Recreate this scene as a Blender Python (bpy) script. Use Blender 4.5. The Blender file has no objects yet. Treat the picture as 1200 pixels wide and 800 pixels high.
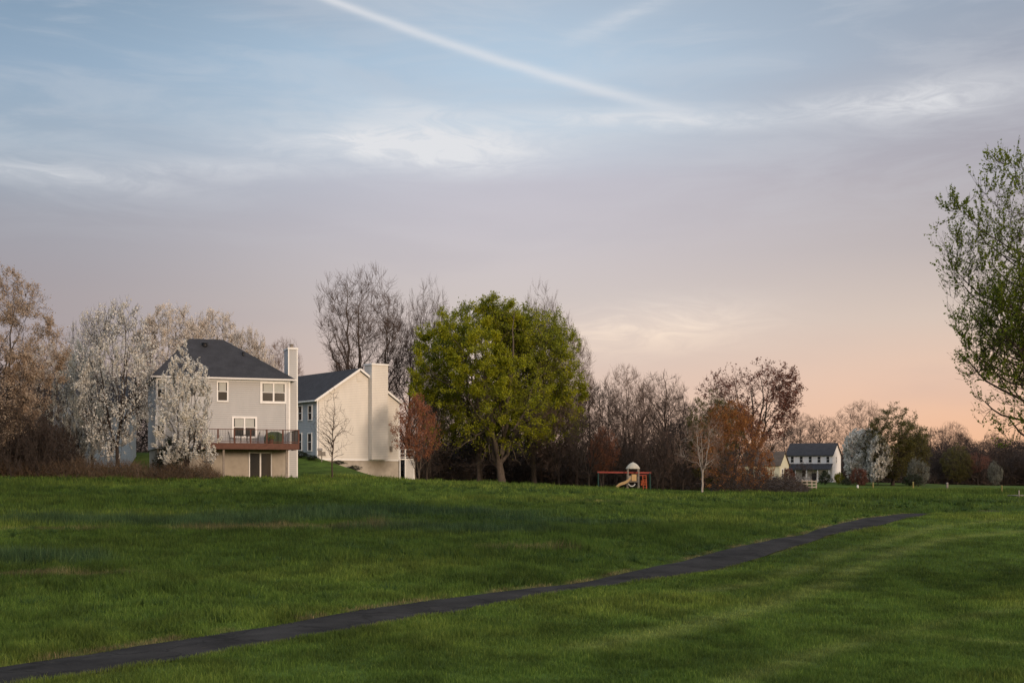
import bpy, math, random
import numpy as np
from mathutils import Vector

sc = bpy.context.scene
COL = sc.collection
R = math.radians

# ------------------------------------------------------------------ camera
EYE = 3.5          # the camera stands on a small knoll above the meadow
FOC = 1500.0       # focal length in pixels of the 1200 px wide photograph
HORI = 562.0
cam = bpy.data.cameras.new('camera')
cam.sensor_width = 36.0
cam.lens = 45.0
cam.shift_y = (HORI - 400.0) / 1200.0
cam.clip_start = 0.1
cam.clip_end = 6000
cam_o = bpy.data.objects.new('camera', cam)
cam_o.location = (0, 0, EYE)
cam_o.rotation_euler = (R(90), 0, 0)
COL.objects.link(cam_o)
sc.camera = cam_o

# ------------------------------------------------------------------ sun and sky
SUN_AZ = 144.0     # degrees to the right of the view direction
SUN_EL = 7.0
sun = bpy.data.lights.new('sun', 'SUN')
sun.energy = 2.0
sun.angle = R(10)
sun.color = (1.0, 0.78, 0.60)
sun_o = bpy.data.objects.new('sun', sun)
sd = Vector((math.sin(R(SUN_AZ)) * math.cos(R(SUN_EL)), math.cos(R(SUN_AZ)) * math.cos(R(SUN_EL)), math.sin(R(SUN_EL))))
sun_o.rotation_euler = sd.to_track_quat('Z', 'Y').to_euler()
COL.objects.link(sun_o)

sc.view_settings.view_transform = 'Standard'
sc.view_settings.look = 'None'
sc.view_settings.exposure = 0.12
sc.view_settings.gamma = 1.0
try:
    sc.view_settings.use_curve_mapping = False
except Exception:
    pass


def lin(r, g, b):
    f = lambda c: (c / 12.92 if c <= 0.04045 else ((c + 0.055) / 1.055) ** 2.4)
    return (f(r / 255), f(g / 255), f(b / 255), 1.0)


class NT:
    """small helper round a node tree"""
    def __init__(s, tree):
        s.t = tree; s.n = tree.nodes; s.l = tree.links

    def new(s, typ, **kw):
        n = s.n.new(typ)
        for k, v in kw.items():
            setattr(n, k, v)
        return n

    def put(s, sock, v):
        if isinstance(v, bpy.types.NodeSocket):
            s.l.new(v, sock)
        elif v is not None:
            sock.default_value = v

    def m(s, op, a, b=None, c=None, clamp=False):
        n = s.new('ShaderNodeMath', operation=op, use_clamp=clamp)
        s.put(n.inputs[0], a)
        if b is not None: s.put(n.inputs[1], b)
        if c is not None: s.put(n.inputs[2], c)
        return n.outputs[0]

    def mix(s, f, a, b, blend='MIX'):
        n = s.new('ShaderNodeMix', data_type='RGBA', blend_type=blend)
        s.put(n.inputs[0], f); s.put(n.inputs[6], a); s.put(n.inputs[7], b)
        return n.outputs[2]

    def ramp(s, f, stops, interp='LINEAR'):
        n = s.new('ShaderNodeValToRGB')
        n.color_ramp.interpolation = interp
        e = n.color_ramp.elements
        while len(e) > 1: e.remove(e[-1])
        e[0].position = stops[0][0]; e[0].color = stops[0][1]
        for p, c in stops[1:]:
            q = e.new(p); q.color = c
        s.put(n.inputs[0], f)
        return n.outputs[0]

    def noise(s, vec, scale, detail=4, rough=0.55, dist=0.0):
        n = s.new('ShaderNodeTexNoise')
        if vec is not None: s.put(n.inputs['Vector'], vec)
        n.inputs['Scale'].default_value = scale
        n.inputs['Detail'].default_value = detail
        n.inputs['Roughness'].default_value = rough
        n.inputs['Distortion'].default_value = dist
        return n.outputs[0]

    def smooth(s, v, a, b):
        n = s.new('ShaderNodeMapRange', interpolation_type='SMOOTHSTEP')
        s.put(n.inputs[0], v)
        n.inputs[1].default_value = a; n.inputs[2].default_value = b
        n.inputs[3].default_value = 0; n.inputs[4].default_value = 1
        return n.outputs[0]


def px_az(px): return math.atan((px - 600) / FOC)
def px_el(px, py): return math.atan((HORI - py) / FOC * math.cos(px_az(px)))


world = bpy.data.worlds.new('World')
sc.world = world
world.use_nodes = True
w = NT(world.node_tree)
w.n.clear()
out = w.new('ShaderNodeOutputWorld')
bg = w.new('ShaderNodeBackground')
SKY = 0.10
bg.inputs[1].default_value = SKY
w.l.new(bg.outputs[0], out.inputs[0])
tc = w.new('ShaderNodeTexCoord')
sx = w.new('ShaderNodeSeparateXYZ')
w.l.new(tc.outputs['Generated'], sx.inputs[0])
az = w.m('ARCTAN2', sx.outputs[0], sx.outputs[1])
el = w.m('ARCSINE', sx.outputs[2])
sky = w.new('ShaderNodeTexSky', sky_type='NISHITA')
sky.sun_disc = False
sky.sun_elevation = R(SUN_EL)
sky.sun_rotation = R(SUN_AZ)
sky.air_density = 1.0
sky.dust_density = 2.0
skyc = w.mix(1.0, sky.outputs[0], (SKY, SKY, SKY, 1), 'MULTIPLY')


def E(py): return max(0.0, math.degrees(math.atan((HORI - py) / FOC)) / 40.0)


eln = w.m('DIVIDE', el, R(40), clamp=True)
left = w.ramp(eln, [(0, lin(178, 156, 148)), (E(440), lin(170, 152, 150)), (E(340), lin(159, 151, 157)), (E(270), lin(156, 156, 166)),
                    (E(190), lin(158, 173, 189)), (E(100), lin(142, 164, 187)), (E(0), lin(122, 146, 170)), (1, lin(120, 142, 172))])
mid = w.ramp(eln, [(0, lin(228, 189, 165)), (E(480), lin(224, 194, 177)), (E(420), lin(215, 194, 184)), (E(350), lin(205, 193, 190)),
                   (E(270), lin(199, 192, 198)), (E(215), lin(194, 191, 201)), (E(150), lin(191, 205, 219)), (E(80), lin(179, 201, 221)),
                   (E(0), lin(172, 188, 206)), (1, lin(155, 175, 205))])
right = w.ramp(eln, [(0, lin(243, 184, 138)), (E(510), lin(241, 189, 154)), (E(450), lin(234, 195, 171)), (E(380), lin(214, 194, 181)),
                     (E(300), lin(187, 176, 175)), (E(200), lin(170, 165, 173)), (E(110), lin(165, 168, 180)), (E(0), lin(146, 160, 178)), (1, lin(150, 165, 190))])
fa = w.smooth(az, px_az(-60), px_az(640))
fb = w.smooth(az, px_az(560), px_az(1260))
grad = w.mix(fb, w.mix(fa, left, mid), right)

# stretched cloud coordinates
def vec(ax, ex, off=0.0):
    c = w.new('ShaderNodeCombineXYZ')
    w.put(c.inputs[0], w.m('MULTIPLY', az, ax)); w.put(c.inputs[1], w.m('MULTIPLY', el, ex)); c.inputs[2].default_value = off
    return c.outputs[0]

n1 = w.noise(vec(3.0, 16.0, 1.7), 2.2, 6, 0.6, 0.6)
n2 = w.noise(vec(6.0, 24.0, 4.1), 3.0, 8, 0.64, 1.3)
n3 = w.noise(vec(1.6, 7.0, 8.3), 2.0, 4, 0.5, 0.3)


def blob(px, py, wx, wy, tilt=0.0):
    a0, e0 = px_az(px), px_el(px, py)
    da = w.m('SUBTRACT', az, a0); de = w.m('SUBTRACT', el, e0)
    de = w.m('SUBTRACT', de, w.m('MULTIPLY', da, tilt))
    q = w.m('ADD', w.m('POWER', w.m('DIVIDE', w.m('ABSOLUTE', da), wx / FOC), 2.0), w.m('POWER', w.m('DIVIDE', w.m('ABSOLUTE', de), wy / FOC), 2.0))
    return w.m('EXPONENT', w.m('MULTIPLY', q, -1.0))


col = grad
# broad lavender streaks and gaps of clearer blue
streak = w.smooth(n1, 0.40, 0.66)
hi = w.smooth(eln, E(330), E(180))
col = w.mix(w.m('MULTIPLY', w.m('MULTIPLY', streak, hi), 0.25), col, lin(206, 208, 214))
dark = w.smooth(n3, 0.5, 0.72)
col = w.mix(w.m('MULTIPLY', dark, 0.14), col, lin(150, 148, 162))
# thin bright wisps
wis = None
for px, py, wx, wy, t, k in [(500, 169, 130, 26, -0.02, 1.25), (420, 170, 130, 9, 0.02, 0.5), (545, 185, 70, 14, 0, .55), (760, 141, 130, 11, -0.04, 0.75),
                             (1095, 117, 95, 20, 0.05, 0.75), (980, 125, 120, 14, 0.03, 0.35), (70, 206, 120, 12, -0.05, 0.55), (250, 200, 120, 12, 0.05, .35),
                             (790, 378, 100, 26, 0.03, 0.8), (690, 398, 130, 20, 0.0, 0.5), (730, 20, 60, 10, 0.35, 0.35), (480, 128, 80, 10, -.05, .3)]:
    b = w.m('MULTIPLY', blob(px, py, wx, wy, t), k)
    wis = b if wis is None else w.m('ADD', wis, b)
wis = w.m('MULTIPLY', wis, w.m('ADD', 0.42, w.m('MULTIPLY', w.smooth(n2, 0.34, 0.68), 0.7)), clamp=True)
wcol = w.mix(w.smooth(eln, E(420), E(260)), lin(244, 220, 200), lin(224, 224, 227))
col = w.mix(w.m('MULTIPLY', wis, 0.95), col, wcol)
# the contrail: a great-circle streak that widens and fades to the right
a0, e0 = px_az(380), px_el(380, -3)
a1, e1 = px_az(765), px_el(765, 122)
dx, dy = a1 - a0, e1 - e0
L = math.hypot(dx, dy)
s_ = w.m('DIVIDE', w.m('ADD', w.m('MULTIPLY', w.m('SUBTRACT', az, a0), dx / L), w.m('MULTIPLY', w.m('SUBTRACT', el, e0), dy / L)), L)
t_ = w.m('ADD', w.m('MULTIPLY', w.m('SUBTRACT', az, a0), -dy / L), w.m('MULTIPLY', w.m('SUBTRACT', el, e0), dx / L))
bend = w.m('MULTIPLY', w.m('MULTIPLY', s_, w.m('SUBTRACT', s_, 1.0)), -0.006)
t_ = w.m('ADD', t_, bend)
t_ = w.m('ADD', t_, w.m('MULTIPLY', w.m('SUBTRACT', n2, 0.5), 0.0022))
wid = w.m('MULTIPLY_ADD', w.m('MAXIMUM', s_, 0.0), 0.0016, 0.0029)
core = w.m('EXPONENT', w.m('MULTIPLY', w.m('POWER', w.m('DIVIDE', w.m('ABSOLUTE', t_), wid), 2.0), -1.0))
fade = w.m('MULTIPLY', w.smooth(s_, 1.35, 0.75), w.smooth(s_, -3.0, -1.0))
con = w.m('MULTIPLY', w.m('MULTIPLY', core, fade), w.m('MULTIPLY_ADD', n1, 0.5, 0.55))
col = w.mix(w.m('MULTIPLY', con, 0.74), col, lin(226, 226, 229))
# afterglow round the set sun, outside the frame to the right and behind
dn = w.new('ShaderNodeVectorMath', operation='DOT_PRODUCT')
w.l.new(tc.outputs['Generated'], dn.inputs[0]); dn.inputs[1].default_value = sd
glow = w.m('POWER', w.m('MAXIMUM', dn.outputs['Value'], 0.0), 3.0)
glow = w.m('MULTIPLY', glow, w.smooth(el, R(-4), R(3)))
col = w.mix(w.m('MULTIPLY', glow, 0.9), col, (1.25, 0.78, 0.46, 1))
# overhead, out of view: extra sky brightness added to light the grass
zen = w.smooth(el, R(22), R(52))
col = w.mix(zen, col, (0.98, 1.06, 1.18, 1))
col = w.mix(0.08, col, skyc)
# below the horizon
col = w.mix(w.smooth(el, R(-0.3), R(-3)), col, (0.03, 0.035, 0.02, 1))
up = w.mix(1.0, col, (1 / SKY, 1 / SKY, 1 / SKY, 1), 'MULTIPLY')
w.l.new(up, bg.inputs[0])

# ------------------------------------------------------------------ noise, terrain
_rt = np.random.RandomState(7).rand(256, 256).astype(np.float64)


def vnoise(x, y, scale, seed=0):
    x = np.asarray(x, float) / scale + seed * 17.31; y = np.asarray(y, float) / scale + seed * 9.77
    xi = np.floor(x).astype(int); yi = np.floor(y).astype(int)
    fx = x - xi; fy = y - yi
    fx = fx * fx * (3 - 2 * fx); fy = fy * fy * (3 - 2 * fy)
    g = lambda i, j: _rt[i % 256, j % 256]
    a = g(xi, yi) * (1 - fx) + g(xi + 1, yi) * fx
    b = g(xi, yi + 1) * (1 - fx) + g(xi + 1, yi + 1) * fx
    return a * (1 - fy) + b * fy


def fbm(x, y, scale, seed=0, oct=4):
    v = 0; a = 1; t = 0
    for o in range(oct):
        v = v + a * vnoise(x, y, scale / 2 ** o, seed + o * 3); t += a; a *= 0.55
    return v / t


def sstep(v, a, b):
    t = np.clip((np.asarray(v, float) - a) / (b - a), 0, 1)
    return t * t * (3 - 2 * t)


HX = np.array([-400, -60, -45, -27, -12, -3, 13, 24, 40, 60, 130, 400])
HZ = np.array([4.8, 4.6, 4.2, 3.75, 3.55, 3.25, 2.5, 2.25, 2.2, 2.2, 1.95, 1.9])


def hz(x, y):
    x = np.asarray(x, float); y = np.asarray(y, float)
    h = np.interp(x, HX, HZ) * sstep(y, 14, 116)
    h = h + 1.92 * sstep(y, 17, 2) * (y > -60)
    # lots of the two near houses climb towards the street
    h = h + 2.4 * sstep(y + 0.25 * x, 107, 131) * sstep(x + 0.25 * (y - 130), -12, -21)
    h = h + 1.0 * np.exp(-((x - 64) / 34) ** 2 - ((y - 292) / 30) ** 2)
    h = h - 0.85 * np.exp(-((x - 33) / 14) ** 2 - ((y - 89) / 7.5) ** 2)
    h = h + (fbm(x, y, 7, 3, 3) - 0.5) * 0.22 * sstep(y, 16, 30)
    h = h + (fbm(x, y, 28, 5, 2) - 0.5) * 0.35 * sstep(y, 20, 45) * sstep(y, 135, 100)
    return h


def at(px, Y):
    X = (px - 600) / FOC * Y
    return X, Y, float(hz(X, Y))


def onground(px, py):
    u = (px - 600) / FOC; v = (HORI - py) / FOC
    Y = np.arange(14, 400, 0.05)
    d = (EYE + v * Y) - hz(u * Y, Y)
    k = np.argmax(d < 0)
    y = Y[k] if d[k] < 0 else 300.0
    return u * y, y


def zpy(py, Y): return EYE + (HORI - py) / FOC * Y


# ------------------------------------------------------------------ path centreline
PATH_PX = [(-160, 822), (-60, 802), (0, 790), (117, 776), (200, 761), (300, 744.5), (400, 727.5), (500, 710.5), (567, 700), (640, 691), (733, 678.5),
           (800, 667), (860, 650), (920, 634.5), (958, 626), (995, 618), (1030, 608.5), (1058, 603.5)]
ctrl = np.array([onground(*p) for p in PATH_PX] + [(27.5, 84.0), (31.0, 88.5), (35.0, 92.0)])


def catmull(P, n):
    o = []
    for i in range(len(P) - 1):
        p0 = P[max(i - 1, 0)]; p1 = P[i]; p2 = P[i + 1]; p3 = P[min(i + 2, len(P) - 1)]
        for k in range(n):
            t = k / n
            o.append(0.5 * (2 * p1 + (p2 - p0) * t + (2 * p0 - 5 * p1 + 4 * p2 - p3) * t * t + (3 * p1 - p0 - 3 * p2 + p3) * t ** 3))
    o.append(P[-1])
    return np.array(o)


for _ in range(2):   # ease the kinks
    ctrl[1:-1] = ctrl[1:-1] * 0.6 + 0.2 * (ctrl[:-2] + ctrl[2:])
PATH = catmull(ctrl, 10)
HALF = 0.90
_wpx = np.array([(-160, 1.15), (150, 1.12), (300, 1.04), (420, 1.12), (510, 1.12), (565, .98), (615, .72), (665, .70), (720, .78), (770, .95), (810, 1.12), (870, 1.10), (925, .95), (957, .55), (985, 1.0), (1010, 1.2), (1040, 1.0), (1100, .9)])
PATH_W = HALF * np.interp(PATH[:, 0] / PATH[:, 1] * FOC + 600, _wpx[:, 0], _wpx[:, 1])


def seg_dist(x, y, P, W=None):
    """distance to a polyline and the side of it (positive = left of travel)"""
    best = np.full(x.shape, 1e9); side = np.zeros(x.shape)
    for k, (a, b) in enumerate(zip(P[:-1], P[1:])):
        d = b - a; L2 = (d ** 2).sum() + 1e-9
        t = np.clip(((x - a[0]) * d[0] + (y - a[1]) * d[1]) / L2, 0, 1)
        q = np.hypot(x - a[0] - t * d[0], y - a[1] - t * d[1])
        if W is not None: q = np.maximum(q - (W[k] + (W[k + 1] - W[k]) * t - HALF), 0)
        c = d[0] * (y - a[1]) - d[1] * (x - a[0])
        m = q < best
        best = np.where(m, q, best); side = np.where(m, np.sign(c), side)
    return best, side


PATH_C = PATH[::3]
PATH_CW = PATH_W[::3]
TRACKS = [np.array([onground(*p) for p in L_]) for L_ in (
    [(690, 760), (800, 736), (880, 716), (960, 690), (1010, 664), (1050, 646), (1105, 632), (1200, 622)],
    [(820, 694), (890, 684), (940, 668), (985, 647), (1040, 634), (1100, 617), (1180, 608)],
    [(860, 800), (960, 765), (1040, 745), (1120, 728), (1260, 700)],
    [(1040, 742), (1100, 748), (1180, 754), (1260, 756)])]
STRAW = [(onground(55, 676), 5.0, 1.0), (onground(612, 642), 3.0, 0.9), (onground(700, 588), 5, 1.6), (onground(60, 620), 4, .8), (onground(330, 618), 9, 1.2)]
BLUE = [(onground(170, 612), 9, 2.6), (onground(330, 608), 9, 2.6), (onground(20, 656), 4, 2.0), (onground(520, 621), 7, 2.0), (onground(660, 612), 6, 2), (onground(480, 600), 9, 3)]


def meadow(x, y):
    """colour and blade height of the grass at x, y"""
    d, side = seg_dist(x, y, PATH_C, PATH_CW)
    wild = np.where(side > 0, 1.0, 0.0) * sstep(d, 1.0, 3.0)
    n = fbm(x, y, 6.0, 11); n2_ = fbm(x, y * 0.45, 2.2, 19); n3_ = fbm(x * 0.5, y, 16, 23)
    c = np.empty(x.shape + (3,))
    base = np.array([0.091, 0.150, 0.027]); yel = np.array([0.142, 0.188, 0.034]); blu = np.array([0.046, 0.086, 0.040]); drk = np.array([0.046, 0.084, 0.014])
    straw = np.array([0.17, 0.145, 0.075])
    c[...] = base
    mixc = lambda c, t, k: c + (k - c) * t[..., None]
    c = mixc(c, sstep(n, 0.45, 0.72) * 0.8, yel)
    c = mixc(c, sstep(n3_, 0.52, 0.3) * 0.8, drk)
    c = mixc(c, sstep(n2_, 0.55, 0.8) * 0.5, drk)
    b = np.zeros(x.shape)
    for (p, rx, ry) in BLUE:
        b = np.maximum(b, np.exp(-((x - p[0]) / rx) ** 2 - ((y - p[1]) / ry) ** 2))
    b = np.clip(sstep(b * (0.55 + n2_), 0.3, 0.85), 0, 1) * wild
    c = mixc(c, b * 0.85, blu)
    s = np.zeros(x.shape)
    for (p, rx, ry) in STRAW:
        s = np.maximum(s, np.exp(-((x - p[0]) / rx) ** 2 - ((y - p[1]) / ry) ** 2))
    s = sstep(s * (0.5 + n2_), 0.45, 1.0) * 0.75
    e = np.exp(-((d - HALF - 0.10) / 0.16) ** 2) * np.where(side > 0, 0.95, 0.45) * sstep(vnoise(x, y, 0.8, 31), 0.2, 0.7)
    c = mixc(c, np.clip(s + e, 0, 0.95), straw)
    tr = np.zeros(x.shape)
    for k, T in enumerate(TRACKS):
        q, _s = seg_dist(x, y, T)
        wd = (0.55, 0.5, 0.35, 0.3)[k]
        tr = np.maximum(tr, np.exp(-(q / wd) ** 2))
    tr = tr * (0.45 + 0.55 * sstep(vnoise(x, y, 2.6, 41), 0.1, 0.6))
    c = mixc(c, tr * 0.66, np.array([0.19, 0.235, 0.065]))
    c = c * (0.72 + 0.56 * sstep(vnoise(x, y, 0.9, 83) * 0.6 + vnoise(x, y, 0.35, 87) * 0.4, 0.2, 0.8))[..., None]
    h = 0.085 + 0.07 * sstep(n, 0.4, 0.75) + wild * (0.05 + 0.11 * sstep(n2_, 0.4, 0.75)) + b * 0.16
    h = h * (1 - 0.35 * tr)
    return c, h, d, side


# ------------------------------------------------------------------ materials
def material(name, rough=0.8, spec=0.3):
    m = bpy.data.materials.new(name); m.use_nodes = True
    t = NT(m.node_tree)
    p = t.n['Principled BSDF']
    p.inputs['Roughness'].default_value = rough
    p.inputs['Specular IOR Level'].default_value = spec
    return m, t, p


def bump(t, p, h, strength, dist=0.02):
    b = t.new('ShaderNodeBump'); b.inputs['Strength'].default_value = strength; b.inputs['Distance'].default_value = dist
    t.put(b.inputs['Height'], h); t.l.new(b.outputs[0], p.inputs['Normal'])


def objco(t):
    return t.new('ShaderNodeTexCoord').outputs['Object']


def plain(name, c, rough=0.7, var=0.12, scale=3.0, spec=0.3):
    m, t, p = material(name, rough, spec)
    n = t.noise(objco(t), scale, 5, 0.6)
    k = t.ramp(n, [(0.3, (1 - var,) * 3 + (1,)), (0.7, (1 + var,) * 3 + (1,))])
    t.put(p.inputs['Base Color'], t.mix(1.0, (*c, 1), k, 'MULTIPLY'))
    return m


def leafmat(name, c1, c2, trans=0.35, rough=0.55):
    m, t, p = material(name, rough, 0.25)
    g = t.new('ShaderNodeNewGeometry')
    nz = t.noise(objco(t), 0.55, 2, 0.5)
    f_ = t.m('ADD', t.m('MULTIPLY', g.outputs['Random Per Island'], 0.62), t.m('MULTIPLY', t.smooth(nz, 0.36, 0.64), 0.38))
    c = t.mix(f_, (*c1, 1), (*c2, 1))
    t.put(p.inputs['Base Color'], c)
    tr = t.new('ShaderNodeBsdfTranslucent'); t.put(tr.inputs[0], c)
    ms = t.new('ShaderNodeMixShader'); ms.inputs[0].default_value = trans
    t.l.new(p.outputs[0], ms.inputs[1]); t.l.new(tr.outputs[0], ms.inputs[2])
    t.l.new(ms.outputs[0], t.n['Material Output'].inputs[0])
    return m


def bark(name, c, var=0.35):
    m, t, p = material(name, 0.9, 0.15)
    co = t.new('ShaderNodeMapping'); co.inputs['Scale'].default_value = (6, 6, 1.2)
    t.l.new(objco(t), co.inputs[0])
    n = t.noise(co.outputs[0], 2.5, 5, 0.65)
    k = t.ramp(n, [(0.3, (1 - var,) * 3 + (1,)), (0.7, (1 + var,) * 3 + (1,))])
    t.put(p.inputs['Base Color'], t.mix(1.0, (*c, 1), k, 'MULTIPLY'))
    bump(t, p, n, 0.6, 0.03)
    return m


def siding(name, c, pitch=0.115, dirt=0.10):
    """horizontal lap boards: a saw-tooth in height, with weathering"""
    m, t, p = material(name, 0.55, 0.3)
    s = t.new('ShaderNodeSeparateXYZ'); co = objco(t); t.l.new(co, s.inputs[0])
    f = t.m('FRACT', t.m('DIVIDE', s.outputs[2], pitch))
    gap = t.smooth(f, 0.16, 0.04)
    st = t.new('ShaderNodeMapping'); st.inputs['Scale'].default_value = (1, 1, 0.25); t.l.new(co, st.inputs[0])
    n = t.noise(st.outputs[0], 1.3, 6, 0.6)
    k = t.ramp(n, [(0.25, (1 - dirt,) * 3 + (1,)), (0.7, (1.0,) * 3 + (1,))])
    cc = t.mix(1.0, (*c, 1), k, 'MULTIPLY')
    cc = t.mix(t.m('MULTIPLY', gap, 0.6), cc, (c[0] * .45, c[1] * .45, c[2] * .45, 1))
    t.put(p.inputs['Base Color'], cc)
    bump(t, p, t.m('SUBTRACT', 1.0, f), 0.7, 0.02)
    return m


def shingles(name, c):
    m, t, p = material(name, 0.9, 0.15)
    co = objco(t)
    s = t.new('ShaderNodeSeparateXYZ'); t.l.new(co, s.inputs[0])
    row = t.m('FRACT', t.m('DIVIDE', s.outputs[2], 0.10))
    n = t.noise(co, 1.1, 5, 0.65); nf = t.noise(co, 14, 3, 0.7)
    k = t.ramp(t.m('MULTIPLY_ADD', nf, 0.5, t.m('MULTIPLY', n, 0.5)), [(0.35, (0.72,) * 3 + (1,)), (0.65, (1.3,) * 3 + (1,))])
    t.put(p.inputs['Base Color'], t.mix(1.0, (*c, 1), k, 'MULTIPLY'))
    bump(t, p, t.m('SUBTRACT', nf, t.m('MULTIPLY', row, 0.6)), 0.5, 0.03)
    return m


def glassmat(name):
    m, t, p = material(name, 0.08, 0.4)
    t.put(p.inputs['Base Color'], (0.018, 0.021, 0.024, 1))
    return m


M = {}
M['white_siding'] = siding('pale_grey_siding', (0.455, 0.455, 0.452), 0.18, 0.14)
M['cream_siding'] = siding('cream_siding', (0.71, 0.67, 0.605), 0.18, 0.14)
M['blue_and_shade_siding'] = siding('pale_blue_and_shade_siding', (0.40, 0.44, 0.47), 0.18)  # own blue on the left house, painted shade on the cream house's long wall
M['yellow_siding'] = siding('pale_yellow_siding', (0.60, 0.58, 0.44))
M['far_siding'] = siding('white_siding', (0.82, 0.81, 0.80), 0.18, 0.05)
M['stucco'] = plain('foundation_render', (0.38, 0.34, 0.285), 0.9, 0.14, 1.5)  # tone set darker to stand in for the deck's shade
M['trim'] = plain('white_trim', (0.78, 0.77, 0.75), 0.5, 0.05)
M['roof'] = shingles('charcoal_shingles', (0.040, 0.040, 0.044))
M['roof_brown'] = shingles('brown_shingles', (0.085, 0.068, 0.055))
M['glass'] = glassmat('window_glass')
M['blind'] = plain('blind', (0.42, 0.43, 0.40), 0.7, 0.05)
M['shutter'] = plain('dark_shutter', (0.035, 0.038, 0.045), 0.6)
M['redwood'] = plain('stained_deck_wood', (0.112, 0.050, 0.035), 0.75, 0.2, 4)
M['greywood'] = plain('weathered_wood', (0.24, 0.21, 0.18), 0.85, 0.2, 4)
M['black'] = plain('black_metal', (0.018, 0.018, 0.02), 0.45)
M['gutter'] = plain('gutter', (0.62, 0.61, 0.60), 0.4, 0.04)
M['asphalt'] = None
M['darkgreen'] = plain('dark_green_paint', (0.012, 0.042, 0.03), 0.5)
M['red'] = plain('red_paint', (0.27, 0.050, 0.038), 0.45)
M['orange'] = plain('orange_plastic', (0.34, 0.07, 0.02), 0.45)
M['tan'] = plain('tan_plastic', (0.52, 0.34, 0.16), 0.5)
M['canopy'] = plain('cream_canopy', (0.46, 0.42, 0.34), 0.7)
M['white'] = plain('white_plastic', (0.70, 0.69, 0.66), 0.5)
M['greenplastic'] = plain('green_cover', (0.028, 0.055, 0.022), 0.6)
M['yellow'] = plain('yellow_paint', (0.20, 0.17, 0.055), 0.5)
M['bark_grey'] = bark('grey_bark', (0.105, 0.085, 0.070))
M['bark_brown'] = bark('brown_bark', (0.066, 0.048, 0.038))
M['bark_dark'] = bark('dark_bark', (0.045, 0.036, 0.030))
M['bark_pale'] = bark('pale_bark', (0.33, 0.29, 0.25))
M['twig_brown'] = plain('brown_twigs', (0.085, 0.058, 0.046), 0.9, 0.25, 0.6)
M['twig_dark'] = plain('dark_twigs', (0.044, 0.033, 0.028), 0.9, 0.25, 0.6)
M['twig_red'] = plain('reddish_twigs', (0.16, 0.070, 0.052), 0.9, 0.25, 0.6)
M['twig_tan'] = plain('tan_twigs', (0.17, 0.115, 0.088), 0.9, 0.25, 0.6)
M['leaf_green'] = leafmat('spring_leaves', (0.130, 0.160, 0.008), (0.37, 0.365, 0.013))
M['leaf_green2'] = leafmat('mid_green_leaves', (0.105, 0.138, 0.009), (0.27, 0.285, 0.014))
M['leaf_dark'] = leafmat('young_dark_leaves', (0.11, 0.15, 0.014), (0.26, 0.31, 0.028), 0.55)
M['leaf_olive'] = leafmat('olive_buds', (0.075, 0.068, 0.018), (0.13, 0.12, 0.03))
M['leaf_red'] = leafmat('red_buds', (0.19, 0.078, 0.020), (0.37, 0.165, 0.045))
M['leaf_rust'] = leafmat('rust_buds', (0.20, 0.072, 0.035), (0.37, 0.155, 0.072))
M['leaf_maroon'] = leafmat('maroon_leaves', (0.10, 0.042, 0.030), (0.19, 0.085, 0.058))
M['leaf_tan'] = leafmat('tan_buds', (0.27, 0.19, 0.13), (0.56, 0.46, 0.36))
M['blossom'] = leafmat('white_blossom', (0.56, 0.53, 0.47), (0.84, 0.82, 0.76), 0.3)
M['blossom_grey'] = leafmat('greenish_white_blossom', (0.42, 0.43, 0.38), (0.72, 0.72, 0.66), 0.3)
M['leaf_greywhite'] = leafmat('grey_white_buds', (0.11, 0.115, 0.09), (0.25, 0.255, 0.21), 0.3)
M['blossom_tan'] = leafmat('cream_blossom', (0.50, 0.43, 0.36), (0.82, 0.76, 0.68), 0.3)
M['leaf_evergreen'] = leafmat('evergreen_leaves', (0.014, 0.024, 0.010), (0.030, 0.045, 0.016), 0.15)
M['leaf_yellow'] = leafmat('yellow_green_leaves', (0.14, 0.15, 0.012), (0.24, 0.24, 0.02))
M['dry'] = leafmat('dry_stalks', (0.060, 0.040, 0.026), (0.17, 0.115, 0.07), 0.2)
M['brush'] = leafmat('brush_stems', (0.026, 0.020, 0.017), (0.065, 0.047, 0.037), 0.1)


def asphalt():
    m, t, p = material('asphalt', 1.0, 0.05)
    co = t.new('ShaderNodeNewGeometry').outputs['Position']
    n = t.noise(co, 0.7, 5, 0.6); f = t.noise(co, 60, 3, 0.7); cr = t.noise(co, 5, 5, 0.7)
    c = t.ramp(n, [(0.3, (0.018, 0.0165, 0.0155, 1)), (0.7, (0.045, 0.041, 0.038, 1))])
    c = t.mix(1.0, c, t.ramp(f, [(0.35, (0.75,) * 3 + (1,)), (0.65, (1.3,) * 3 + (1,))]), 'MULTIPLY')
    c = t.mix(t.m('MULTIPLY', t.smooth(cr, 0.60, 0.75), 0.6), c, (0.075, 0.062, 0.045, 1))
    vo = t.new('ShaderNodeTexVoronoi', feature='DISTANCE_TO_EDGE'); vo.inputs['Scale'].default_value = 0.55
    wp = t.new('ShaderNodeVectorMath', operation='ADD'); wn = t.new('ShaderNodeTexNoise'); wn.inputs['Scale'].default_value = 1.6; t.l.new(co, wn.inputs['Vector'])
    t.l.new(co, wp.inputs[0]); t.l.new(wn.outputs['Color'], wp.inputs[1]); t.l.new(wp.outputs[0], vo.inputs['Vector'])
    c = t.mix(t.m('MULTIPLY', t.smooth(vo.outputs['Distance'], 0.03, 0.008), 0.4), c, (0.006, 0.006, 0.005, 1))
    t.put(p.inputs['Base Color'], c)
    bump(t, p, f, 0.5, 0.01)
    return m


M['asphalt'] = asphalt()


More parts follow.
